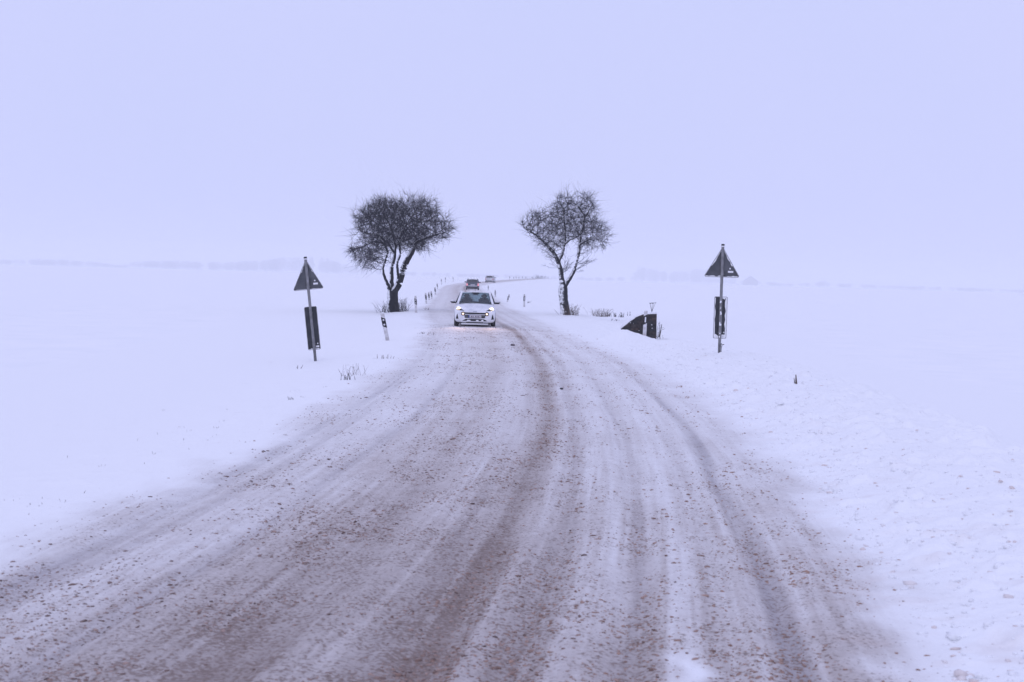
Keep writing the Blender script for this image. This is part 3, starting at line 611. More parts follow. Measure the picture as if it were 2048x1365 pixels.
def frame(base, top):
    """matrix with z along base->top, x to the right of the camera"""
    z = (top - base).normalized(); x = Vector((1, 0, 0)); x = (x - z * x.dot(z)).normalized(); y = z.cross(x)
    return Matrix(((x.x, y.x, z.x, base.x), (x.y, y.y, z.y, base.y), (x.z, y.z, z.z, base.z), (0, 0, 0, 1)))
def rounded(poly, rad, seg=4):
    out = []; n = len(poly)
    for i in range(n):
        p = Vector(poly[i]); a = (Vector(poly[i - 1]) - p).normalized(); b = (Vector(poly[(i + 1) % n]) - p).normalized()
        ang = a.angle(b); dd = rad / math.tan(ang / 2); bis = (a + b).normalized(); c = p + bis * (rad / math.sin(ang / 2))
        s = p + a * dd - c; e = p + b * dd - c
        for k in range(seg + 1):
            v = s.lerp(e, k / seg); out.append(c + v.normalized() * rad)
    return out
def plate(name, poly2, y0, y1, m, parent):
    n = len(poly2); V = [(p[0], y0, p[1]) for p in poly2] + [(p[0], y1, p[1]) for p in poly2]
    F = [tuple(range(n)), tuple(range(2 * n - 1, n - 1, -1))] + [(i, (i + 1) % n, n + (i + 1) % n, n + i) for i in range(n)]
    bm_ = bmesh.new(); vs_ = [bm_.verts.new(v) for v in V]
    for f in F: bm_.faces.new([vs_[i] for i in f])
    return mesh_bm(name, bm_, m, parent)
def rim(name, outer, width, y0, y1, m, parent):
    n = len(outer); c = sum((Vector(p) for p in outer), Vector((0, 0))) / n
    # inset by moving along local normals
    inner = []
    for i in range(n):
        a = Vector(outer[i - 1]); b = Vector(outer[(i + 1) % n]); t = (b - a).normalized(); nn = Vector((-t.y, t.x))
        if nn.dot(c - Vector(outer[i])) < 0: nn = -nn
        inner.append(Vector(outer[i]) + nn * width)
    V = [(p[0], y0, p[1]) for p in outer] + [(p[0], y0, p[1]) for p in inner] + [(p[0], y1, p[1]) for p in outer] + [(p[0], y1, p[1]) for p in inner]
    F = []
    for i in range(n):
        j = (i + 1) % n
        F += [(i, j, n + j, n + i), (2 * n + i, 2 * n + j, 3 * n + j, 3 * n + i), (i, j, 2 * n + j, 2 * n + i), (n + i, n + j, 3 * n + j, 3 * n + i)]
    bm_ = bmesh.new(); vs_ = [bm_.verts.new(v) for v in V]
    for f in F: bm_.faces.new([vs_[k] for k in f])
    return mesh_bm(name, bm_, m, parent)
def cyl(name, p0, p1, r0, r1, m, parent, seg=14, caps=True):
    p0 = Vector(p0); p1 = Vector(p1); d_ = (p1 - p0); q = d_.to_track_quat('Z', 'Y'); bm_ = bmesh.new()
    bmesh.ops.create_cone(bm_, cap_ends=caps, segments=seg, radius1=r0, radius2=r1, depth=d_.length, matrix=Matrix.Translation((p0 + p1) / 2) @ q.to_matrix().to_4x4())
    return mesh_bm(name, bm_, m, parent, True)
def snow_patch(name, outline, y, parent, seed=0, thick=0.012):
    """a flat crust of stuck snow with a ragged outline"""
    return plate(name, outline, y - thick, y + 0.001, M_ice, parent)
def ragged(p0, p1, w, n, rg, side):
    """strip between a straight edge p0-p1 and a ragged edge w away on `side`"""
    p0 = Vector(p0); p1 = Vector(p1); t = (p1 - p0).normalized(); nn = Vector((-t.y, t.x)) * side
    a = [p0.lerp(p1, k / n) for k in range(n + 1)]; b = [q + nn * w * max(0.12, rg.uniform(0.1, 1.25)) for q in a]
    return a + b[::-1]

def road_sign(base_px, top_px, Yd, label, tri_top, tri_bot, tri_half, brd_top, brd_bot, brd_half, yaw, seed, snowy, lean_x=0.0):
    base = at(*base_px, Yd); base.z = float(ground(base.x, base.y)); top = at(*top_px, Yd); S = Yd / FPX
    Lz = (top - base).length
    root = thing('road_sign', label, 'road sign', frame(base, top) @ Matrix.Rotation(yaw, 4, 'Z'))
    rg = random.Random(seed)
    zz = lambda py: (base_px[1] - py) / (base_px[1] - top_px[1]) * Lz
    R = 0.036
    cyl('pole', (0, 0, -0.25), (0, 0, Lz - 0.05), R, R, M_galv, root)
    cyl('pole_cap', (0, 0, Lz - 0.05), (0, 0, Lz), R * 1.12, R * 1.08, M_capblack, root)
    yb = R + 0.012                                        # plates hang on the far side of the pole
    zt, zb = zz(tri_top), zz(tri_bot); hw = tri_half * S
    tri = rounded([(-hw, zb), (hw, zb), (0, zt)], 0.035)
    tp = plate('triangle_plate', tri, yb, yb + 0.003, M_plate, root)
    rim('rim', tri, 0.014, yb - 0.022, yb + 0.0005, M_rim, tp)
    # stuck snow along the bottom edge and near the apex
    for sx in (-1, 1):
        snow_patch('snow_crust', ragged((sx * hw * 0.06, zb + 0.014), (sx * hw * 0.90, zb + 0.014), 0.024 if snowy else 0.010, 9, rg, sx), yb - 0.002, tp)
        x0, z0 = sx * 0.045, zt - 0.10; x1, z1 = sx * hw * (0.62 if snowy else 0.42), zt - (zt - zb) * (0.62 if snowy else 0.42)
        snow_patch('snow_crust', ragged((x0 * 0.9, z0), (x1 - sx * 0.018, z1), 0.022 if snowy else 0.016, 8, rg, -sx), yb - 0.002, tp)
    st = plate('sticker', [(hw * .33, zb + .115), (hw * .62, zb + .115), (hw * .62, zb + .16), (hw * .33, zb + .16)], yb - 0.003, yb - 0.0005, M_white, tp)
    cyl('sticker_dot', (hw * .44, yb - 0.003, zb + .215), (hw * .44, yb - 0.0005, zb + .215), .020, .020, M_white, tp, 12)
    # board with stripes on its far face
    bt, bb = zz(brd_top), zz(brd_bot); bh = brd_half * S
    br = rounded([(-bh, bb), (bh, bb), (bh, bt), (-bh, bt)], 0.035)
    bp = plate('marker_board', br, yb, yb + 0.003, M_board, root)
    rim('rim', br, 0.012, yb - 0.020, yb + 0.0005, M_rim, bp)
    if snowy:
        for sx in (-1, 1):
            snow_patch('snow_crust', ragged((sx * (bh - .012), bb + .03), (sx * (bh - .012), bt - .03), 0.022 if sx < 0 else 0.042, 9, rg, sx), yb - 0.002, bp)
        snow_patch('snow_crust', ragged((-bh + .02, bb + .012), (bh - .02, bb + .012), 0.085, 9, rg, 1), yb - 0.004, bp)
        snow_patch('snow_crust', ragged((bh - .02, bt - .012), (-bh * .1, bt - .012), 0.05, 6, rg, 1), yb - 0.004, bp)
        for k in range(9):
            zc_ = bb + (bt - bb) * rg.random(); snow_patch('snow_crust', [(R * rg.uniform(-.5, .4) + a * rg.uniform(.006, .016), zc_ + b_ * rg.uniform(.01, .035)) for a, b_ in ((-1, -1), (1, -1), (1.2, .6), (.1, 1.2), (-1, .8))], -R, bp, 0, 0.006)
    else:
        snow_patch('snow_crust', ragged((-bh + .02, bb + .012), (bh - .02, bb + .012), 0.020, 9, rg, 1), yb - 0.004, bp)
    plate('sticker', [(bh * .28, bb + .055), (bh * .80, bb + .055), (bh * .80, bb + .10), (bh * .28, bb + .10)], yb - 0.0065, yb - 0.0045, M_white, bp)
    cyl('sticker_dot', (bh * .6, yb - 0.0065, bb + .15), (bh * .6, yb - 0.0045, bb + .15), .018, .018, M_white, bp, 12)
    # clamps that hold the plates
    for z_, h_ in ((zb + 0.08, hw * .25), (zb + (zt - zb) * .55, hw * .18), (bb + .15, bh * .55), (bt - .15, bh * .55)):
        plate('clamp', [(-h_ * .5, z_ - .014), (h_ * .5, z_ - .014), (h_ * .5, z_ + .014), (-h_ * .5, z_ + .014)], yb - 0.016, yb - 0.0005 - 0.006, M_galv, root)
    # little snow on the pole top
    bm_ = bmesh.new(); bmesh.ops.create_icosphere(bm_, subdivisions=2, radius=R * 1.3, matrix=Matrix.Translation((0, 0, Lz - .055)) @ Matrix.Diagonal((1.15, 1.15, .45, 1)))
    mesh_bm('snow_cap', bm_, M_ice, root, True)
    return root
road_sign((631, 726), (610.5, 514), 37.0, 'leaning road sign on the left verge, grey triangle above a clean dark board', 519, 581, 31.5, 615, 703, 12.6, math.radians(4), 1, False)
road_sign((1438, 720), (1446, 488.5), 36.6, 'upright road sign on the right bank, its dark board edged with stuck snow', 494, 557.5, 36.5, 597.5, 685, 13.2, math.radians(-3), 2, True)

# ------------------------------------------------------------------ roadside delineator posts
M_post = noisy(mat('post_white', (0.62, 0.61, 0.61), 0.6), 7, (0.45, 0.43, 0.43), (0.68, 0.68, 0.69))
M_band = mat('post_black', (0.014, 0.014, 0.017), 0.5)
M_refl = mat('reflector_white', (0.72, 0.72, 0.74), 0.3)
M_rust = mat('post_foot', (0.42, 0.26, 0.24), 0.8)
def post_section(z, w, dpt):     # rounded wedge
    return [(-w, -dpt, z), (-w * .55, -dpt * 1.25, z), (w * .55, -dpt * 1.25, z), (w, -dpt, z), (w * .75, dpt * .4, z), (0, dpt * 1.3, z), (-w * .75, dpt * .4, z)]
def loft(name, secs, m, parent, cap=True, shade=False):
    bm_ = bmesh.new(); rings = [[bm_.verts.new(p) for p in s_] for s_ in secs]; n = len(rings[0])
    for a, b_ in zip(rings[:-1], rings[1:]):
        for i in range(n): bm_.faces.new((a[i], a[(i + 1) % n], b_[(i + 1) % n], b_[i]))
    if cap: bm_.faces.new(rings[0]); bm_.faces.new(rings[-1])
    return mesh_bm(name, bm_, m, parent, shade)
def make_post(left, H=1.0):
    root = thing('delineator_post', 'x', 'post')
    w, dp = 0.062, 0.045
    sl = 0.035 if left else -0.035                     # band and top slope towards the road
    def sec(z, s_=1.0, k=0.0): return [(p[0], p[1], p[2] + k * p[0] / w) for p in post_section(z, w * s_, dp * s_)]
    loft('shaft', [sec(-.15), sec(H - .10, 1.0), sec(H - .03, .97, -sl * .6), sec(H, .80, -sl * .6)], M_post, root)
    band = loft('black_band', [sec(H - .44, 1.045, -sl), sec(H - .145, 1.045, -sl)], M_band, root)
    yf = -dp * 1.25 * 1.045
    if left:
        for z_ in (H - .215, H - .365): cyl('reflector', (0, yf - .008, z_), (0, yf + .01, z_), .030, .030, M_refl, root, 12)
    else:
        plate('reflector', [(-.022, H - .385), (.022, H - .385), (.022, H - .205), (-.022, H - .205)], yf - .008, yf + .01, M_refl, root)
    bm_ = bmesh.new(); bmesh.ops.create_icosphere(bm_, subdivisions=2, radius=.06, matrix=Matrix.Translation((0, 0, H + .005)) @ Matrix.Diagonal((1.0, .8, .45, 1)))
    mesh_bm('snow_cap', bm_, M_ice, root, True)
    return root
protoL, protoR = make_post(True), make_post(False); usedp = {}
def place_post(left, base_px, top_px, label, Yd=None, hpx=None, thick=1.0):
    base = on_ground(*base_px) if Yd is None else at(*base_px, Yd)
    if Yd is not None: base.z = float(ground(base.x, base.y))
    top = at(*top_px, base.y); L_ = (top - base).length
    pr = protoL if left else protoR
    o = pr if left not in usedp else copy_tree(pr); usedp[left] = 1
    b2 = base + (base - top).normalized() * max(0.0, 1.0 - L_)       # the foot is buried in snow
    o.matrix_world = frame(b2 if L_ < 1.0 else base, top) @ Matrix.Diagonal((thick, thick, max(1.0, L_), 1)) if L_ >= 1.0 else frame(b2, top) @ Matrix.Diagonal((thick, thick, 1, 1))
    tag(o, label, 'post', 'white delineator posts along the road'); return o
LP = [((775.5, 681.5), (764.5, 627), 'leaning white post with two round reflectors, nearest on the left verge'),
      ((832.5, 626), (831, 592.5), 'white post with black band just right of the left tree'),
      ((852.8, 608), (851.3, 586.5), 'white post with black band, second one right of the left tree'),
      ((858.2, 600.5), (857.5, 584.5), 'pale post without visible band, third right of the left tree'),
      ((863.6, 599), (862.5, 582.5), 'white post with black band, fourth right of the left tree'),
      ((871, 590), (870, 575), 'small far post, fifth right of the left tree'),
      ((875, 579), (874.3, 567), 'small far post, sixth right of the left tree'),
      ((883, 570), (882.5, 558), 'faint far post, seventh right of the left tree'),
      ((891, 565.5), (890.7, 554.8), 'faint far post, eighth right of the left tree'),
      ((906.5, 564), (906.2, 554), 'faint far post nearest the dark car on its left')]
for k, (b_, t_, lab) in enumerate(LP): place_post(True, b_, t_, lab, None, None, 1.0 if k < 5 else 1.15)
RP = [((1288.5, 677), (1291.5, 622.5), 'white post standing in front of the dark stone wall', 51.3),
      ((1048.5, 614.5), (1048.7, 588.8), 'thin upright post left of the right tree', None),
      ((1014.5, 604.5), (1018.5, 589), 'tilted post right of the white car', None),
      ((991, 594), (990.3, 580.5), 'far post level with the roof of the white car', None),
      ((976.6, 581.5), (976.4, 571), 'far post right of the dark car', None)]
for b_, t_, lab, Yd in RP: place_post(False, b_, t_, lab, Yd)
for k, px in enumerate((1019.4, 1027.6, 1032.2, 1037.8, 1044.6, 1051.7)):
    place_post(False, (px, 558.6 - k * .15), (px, 553.2 + (k % 2) * .5), ('tiny hazy post far down the road, %s from the left in the row' % ('first', 'second', 'third', 'fourth', 'fifth', 'last')[k]), 440 + k * 18, None, 1.6)

# ------------------------------------------------------------------ old stone culvert wall
M_mortar = noisy(mat('wall_mortar', (0.03, 0.028, 0.028), 0.95), 9, (0.022, 0.021, 0.022), (0.05, 0.046, 0.045))
M_stones = [noisy(mat('wall_stone', c, 0.9), 11, tuple(x * .65 for x in c), tuple(x * 1.35 for x in c), bump=.5) for c in ((.052, .045, .043), (.040, .040, .043), (.065, .050, .045), (.035, .036, .038))]
Yw = 52.2
wpx = [(1243, 657.5), (1247, 653), (1256, 647), (1264, 640.5), (1274, 633.5), (1286, 628.8), (1313.5, 627.8), (1312.5, 681), (1290, 678), (1268, 672), (1252, 663.5)]
wbase = at(1290, 677, Yw); wbase.z = float(ground(wbase.x, wbase.y))
wall = thing('stone_wall', 'dark stone culvert wall with curved top beside the right verge', 'wall', loc=wbase)
W2 = [(at(*p, Yw).x - wbase.x, at(*p, Yw).z - wbase.z) for p in wpx]
def hull(pts):
    pts = sorted(set(pts)); 
    def half(ps):
        h = []
        for p in ps:
            while len(h) > 1 and (h[-1][0] - h[-2][0]) * (p[1] - h[-2][1]) - (h[-1][1] - h[-2][1]) * (p[0] - h[-2][0]) <= 0: h.pop()
            h.append(p)
        return h
    a = half(pts); b_ = half(pts[::-1]); return a[:-1] + b_[:-1]
Wh = hull([(x, z) for x, z in W2] + [(W2[7][0], W2[7][1] - .15), (W2[0][0] + .04, W2[0][1] - .12)])
def clip(poly, H_):
    out = poly
    for i in range(len(H_)):
        a, b_ = H_[i], H_[(i + 1) % len(H_)]; inp, out = out, []
        ins = lambda p: (b_[0] - a[0]) * (p[1] - a[1]) - (b_[1] - a[1]) * (p[0] - a[0]) >= -1e-9
        for j in range(len(inp)):
            p, q = inp[j - 1], inp[j]
            def cut():
                d1 = (b_[0] - a[0]) * (p[1] - a[1]) - (b_[1] - a[1]) * (p[0] - a[0]); d2 = (b_[0] - a[0]) * (q[1] - a[1]) - (b_[1] - a[1]) * (q[0] - a[0])
                t = d1 / (d1 - d2 + 1e-12); return (p[0] + (q[0] - p[0]) * t, p[1] + (q[1] - p[1]) * t)
            if ins(q):
                if not ins(p): out.append(cut())
                out.append(q)
            elif ins(p): out.append(cut())
        if not out: return []
    return out
plate('wall_core', Wh, 0.0, 0.5, M_mortar, wall)
zmin = min(z for x, z in Wh); zmax = max(z for x, z in Wh); xmin = min(x for x, z in Wh); xmax = max(x for x, z in Wh)
rg_ = random.Random(4); z_ = zmin
while z_ < zmax:
    ch = rg_.uniform(.105, .135); x_ = xmin - rg_.uniform(0, .25)
    while x_ < xmax:
        cw = rg_.uniform(.20, .38); g_ = .008
        pl = clip([(x_ + g_, z_ + g_), (x_ + cw - g_, z_ + g_ + rg_.uniform(-.004, .006)), (x_ + cw - g_, z_ + ch - g_), (x_ + g_, z_ + ch - g_ + rg_.uniform(-.006, .004))], Wh)
        if len(pl) >= 3:
            ar = abs(sum(pl[i - 1][0] * pl[i][1] - pl[i][0] * pl[i - 1][1] for i in range(len(pl)))) / 2
            if ar > .003: plate('stone', pl, -rg_.uniform(.012, .035), .05, rg_.choice(M_stones), wall)
        x_ += cw
    z_ += ch
for k in range(7):                                   # flecks of snow caught on the stones
    fx_, fz_ = rg_.uniform(xmin + .25, xmax - .1), rg_.uniform(zmin + .35, zmax - .3); a_ = rg_.uniform(.012, .035)
    pl = clip([(fx_ - a_, fz_ - a_ * .3), (fx_ + a_ * .9, fz_ - a_ * .4), (fx_ + a_ * .6, fz_ + a_ * .4), (fx_ - a_ * .5, fz_ + a_ * .5)], Wh)
    if len(pl) >= 3: plate('snow_fleck', pl, -.045, .0, M_ice, wall)
# snow lying on the curved top
tp_ = [W2[i] for i in range(0, 7)]
capsec = []
for k, (x_, z__) in enumerate(tp_):
    t_ = .025 + .035 * math.sin(math.pi * min(1, (k + .6) / 7)); capsec.append([(x_, -.02, z__ - .01), (x_, .50, z__ - .01), (x_, .46, z__ + t_), (x_, .22, z__ + t_ * 1.3), (x_, .0, z__ + t_ * .8)])
loft('snow_cap', capsec, M_ice, wall, True, True)

# ------------------------------------------------------------------ single dark clods that stand out
def clod(name, px, py, size, col, label, cat, seed):
    b_ = on_ground(px, py); bm_ = bmesh.new(); bmesh.ops.create_icosphere(bm_, subdivisions=2, radius=1); r_ = random.Random(seed)
    for v in bm_.verts:
        k = r_.uniform(.75, 1.2); v.co = Vector((v.co.x * size * k * 1.2, v.co.y * size * k * .8, v.co.z * size * .6 * k))
    o = mesh_bm(name, bm_, noisy(mat('clod_' + str(seed), col, .85), 40, tuple(c * .7 for c in col), tuple(c * 1.3 for c in col)), None, False); o.location = b_ + Vector((0, 0, size * .35))
    return tag(o, label, cat)
clod('ice_clod', 1025, 692, .06, (.14, .12, .13), 'dark clod of ice on the road right of the white car', 'ice', 1)
clod('ice_clod', 1123, 779, .03, (.08, .075, .08), 'small dark clod on the road right of the central track', 'ice', 2)
clod('ice_clod', 1430, 766, .055, (.30, .28, .29), 'grey clod on the right snow bank below the right sign', 'ice', 3)

# ------------------------------------------------------------------ cars
def glass_mat(name, tint, alpha):
    m = bpy.data.materials.new(name); m.use_nodes = True; nt = m.node_tree; nt.nodes.clear()
    o = nt.nodes.new('ShaderNodeOutputMaterial'); mx = nt.nodes.new('ShaderNodeMixShader'); t = nt.nodes.new('ShaderNodeBsdfTransparent'); g = nt.nodes.new('ShaderNodeBsdfGlossy')
    t.inputs['Color'].default_value = (*tint, 1); g.inputs['Roughness'].default_value = 0.03; g.inputs['Color'].default_value = (.9, .9, .9, 1); mx.inputs[0].default_value = alpha
    nt.links.new(t.outputs[0], mx.inputs[1]); nt.links.new(g.outputs[0], mx.inputs[2]); nt.links.new(mx.outputs[0], o.inputs['Surface']); return m
M_glass = glass_mat('car_glass', (.70, .78, .80), .06)
M_dglass = glass_mat('tinted_glass', (.10, .11, .12), .06)
M_black = mat('black_plastic', (.012, .012, .014), .5)
M_tyre = noisy(mat('tyre', (.02, .02, .021), .9), 10, (.015, .015, .016), (.05, .048, .048))
M_rimw = mat('wheel_rim', (.25, .25, .26), .4, Metallic=.6)
M_int = mat('car_interior', (.02, .021, .025), .8)
M_plate_w = mat('number_plate', (.55, .53, .55), .5)
M_plate_b = mat('plate_marks', (.12, .09, .13), .6)
def emis(name, col, s_):
    m = mat(name, col, .4); b_ = m.node_tree.nodes['Principled BSDF']; b_.inputs['Emission Color'].default_value = (*col, 1); b_.inputs['Emission Strength'].default_value = s_; return m
M_head = emis('headlight_on', (1.0, .87, .60), 1.6)
M_drl = emis('fog_lamp_on', (1.0, .74, .52), 1.8)
M_tail = emis('tail_lamp_on', (1.0, .36, .38), .34)
M_tail_dim = mat('tail_lamp', (.45, .12, .14), .4)

def patch(name, a, b_, c, d_, bulge, m, parent, nu=8, nv=6, thick=.004):
    """curved four-corner panel: a-b bottom edge, d-c top edge"""
    a, b_, c, d_ = map(Vector, (a, b_, c, d_)); bulge = Vector(bulge); nrm = (b_ - a).cross(d_ - a).normalized(); V = []; F = []
    for s_ in (0, 1):
        for j in range(nv + 1):
            for i in range(nu + 1):
                u_, v_ = i / nu, j / nv; p = a.lerp(b_, u_).lerp(d_.lerp(c, u_), v_) + bulge * (1 - (2 * u_ - 1) ** 2) * (1 - .5 * (2 * v_ - 1) ** 2) - nrm * thick * s_; V.append(p)
    K = (nu + 1) * (nv + 1)
    for j in range(nv):
        for i in range(nu):
            q = j * (nu + 1) + i; F += [(q, q + 1, q + nu + 2, q + nu + 1), (K + q, K + q + nu + 1, K + q + nu + 2, K + q + 1)]
    bd = [i for i in range(nu + 1)] + [j * (nu + 1) + nu for j in range(1, nv + 1)] + [nv * (nu + 1) + i for i in range(nu - 1, -1, -1)] + [j * (nu + 1) for j in range(nv - 1, 0, -1)]
    for k in range(len(bd)): x, y_ = bd[k], bd[(k + 1) % len(bd)]; F.append((x, K + x, K + y_, y_))
    bm_ = bmesh.new(); vv = [bm_.verts.new(v) for v in V]
    for f in F: bm_.faces.new([vv[i] for i in f])
    return mesh_bm(name, bm_, m, parent, True)
def bar(name, p, q, w, m, parent):
    p, q = Vector(p), Vector(q); d_ = (q - p).normalized(); s_ = d_.cross(Vector((0, 1, 0))).normalized(); t_ = d_.cross(s_)
    secs = [[o_ + s_ * w * x + t_ * w * y_ for x, y_ in ((-.5, -.35), (.5, -.35), (.5, .35), (-.5, .35))] for o_ in (p, q)]
    return loft(name, secs, m, parent)
def rbox(name, c, size, m, parent, bev=.02, mtx=None):
    bm_ = bmesh.new(); bmesh.ops.create_cube(bm_, size=1)
    for v in bm_.verts: v.co = Vector((v.co.x * size[0], v.co.y * size[1], v.co.z * size[2]))
    bmesh.ops.bevel(bm_, geom=bm_.edges[:], offset=min(bev, min(size) * .45), segments=2, affect='EDGES')
    if mtx is not None: bmesh.ops.transform(bm_, matrix=mtx, verts=bm_.verts)
    bmesh.ops.translate(bm_, vec=Vector(c), verts=bm_.verts)
    return mesh_bm(name, bm_, m, parent, True)

STN = [(-1.835, .50, .24, .585, .02), (-1.80, .66, .20, .62, .03), (-1.70, .775, .17, .67, .035), (-1.52, .825, .165, .75, .04), (-1.2, .84, .165, .86, .045), (-.86, .84, .165, .945, .04), (-.4, .84, .165, .965, .02),
       (.4, .84, .165, .975, .02), (1.1, .838, .165, .985, .02), (1.5, .82, .18, .985, .02), (1.72, .77, .21, .975, .02), (1.81, .70, .25, .95, .02), (1.835, .58, .30, .88, .02)]
def car_body(paint, parent):
    rings = []
    for (y_, w, zb, zt, cw) in STN:
        h = [(0, zb), (.62 * w, zb), (.93 * w, zb + .02), (w, zb + .13), (w * 1.0, (zb + zt) * .52), (w * .985, zt - .13), (w * .90, zt - .03), (w * .55, zt + cw * .6), (0, zt + cw)]
        rings.append([(x, y_, z) for x, z in h] + [(-x, y_, z) for x, z in h[-2:0:-1]])
    bm_ = bmesh.new(); R_ = [[bm_.verts.new(p) for p in r_] for r_ in rings]; n = len(R_[0])
    for a, b_ in zip(R_[:-1], R_[1:]):
        for i in range(n): bm_.faces.new((a[i], a[(i + 1) % n], b_[(i + 1) % n], b_[i]))
    for r_ in (R_[0], R_[-1]):
        k = n // 2
        for i in range(1, k): bm_.faces.new([v for v in (r_[i - 1 if i > 1 else 0], r_[i], r_[n - i], r_[(n - i + 1) % n])] if i > 1 else (r_[0], r_[1], r_[n - 1]))
        bm_.faces.new((r_[k - 1], r_[k], r_[k + 1]))
    bmesh.ops.recalc_face_normals(bm_, faces=bm_.faces[:])
    tmp = bpy.data.meshes.new('tmp'); bm_.to_mesh(tmp); bm_.free(); to = bpy.data.objects.new('tmp', tmp); link(to)
    sm = to.modifiers.new('s', 'SUBSURF'); sm.levels = 2; sm.render_levels = 2
    cuts = []
    for y_ in (-1.19, 1.19):
        cb = bmesh.new(); bmesh.ops.create_cone(cb, cap_ends=True, segments=32, radius1=.345, radius2=.345, depth=3, matrix=Matrix.Translation((0, y_, .30)) @ Matrix.Rotation(math.pi / 2, 4, 'Y'))
        cm = bpy.data.meshes.new('cut'); cb.to_mesh(cm); cb.free(); co = bpy.data.objects.new('cut', cm); link(co); cuts.append(co)
        bo = to.modifiers.new('b', 'BOOLEAN'); bo.operation = 'DIFFERENCE'; bo.object = co; bo.solver = 'EXACT'
    dg = bpy.context.evaluated_depsgraph_get(); me = bpy.data.meshes.new_from_object(to.evaluated_get(dg))
    me.polygons.foreach_set('use_smooth', np.ones(len(me.polygons), bool)); me.set_sharp_from_angle(angle=math.radians(42)); me.materials.clear(); me.materials.append(paint); me.name = 'body'
    for o_ in cuts + [to]: bpy.data.objects.remove(o_, do_unlink=True)
    ob = link(bpy.data.objects.new('body', me), parent)
    bm2 = bmesh.new(); bm2.from_mesh(me); tree = BVHTree.FromBMesh(bm2); bm2.free()
    return ob, tree
def skin_panel(name, corners, m, parent, tree, off=.006, front=True, nu=8, nv=3, thick=.015):
    """panel laid on the front or rear skin: corners are (x, z), counter-clockwise from lower left"""
    V = []; F = []; sgn = -1 if front else 1
    a, b_, c, d_ = [Vector(p) for p in corners]
    for s_ in (0, 1):
        for j in range(nv + 1):
            for i in range(nu + 1):
                p = a.lerp(b_, i / nu).lerp(d_.lerp(c, i / nu), j / nv); hit = tree.ray_cast(Vector((p.x, sgn * 6, p.y)), Vector((0, -sgn, 0)))
                y_ = hit[0].y if hit[0] is not None else sgn * 1.6
                V.append((p.x, y_ + sgn * (off if s_ == 0 else off - thick), p.y))
    K = (nu + 1) * (nv + 1)
    for j in range(nv):
        for i in range(nu):
            q = j * (nu + 1) + i; F += [(q, q + 1, q + nu + 2, q + nu + 1), (K + q, K + q + nu + 1, K + q + nu + 2, K + q + 1)]
    bd = [i for i in range(nu + 1)] + [j * (nu + 1) + nu for j in range(1, nv + 1)] + [nv * (nu + 1) + i for i in range(nu - 1, -1, -1)] + [j * (nu + 1) for j in range(nv - 1, 0, -1)]
    for k in range(len(bd)): x, y_ = bd[k], bd[(k + 1) % len(bd)]; F.append((x, K + x, K + y_, y_))
    bm_ = bmesh.new(); vv = [bm_.verts.new(v) for v in V]
    for f in F: bm_.faces.new([vv[i] for i in f])
    return mesh_bm(name, bm_, m, parent, False)

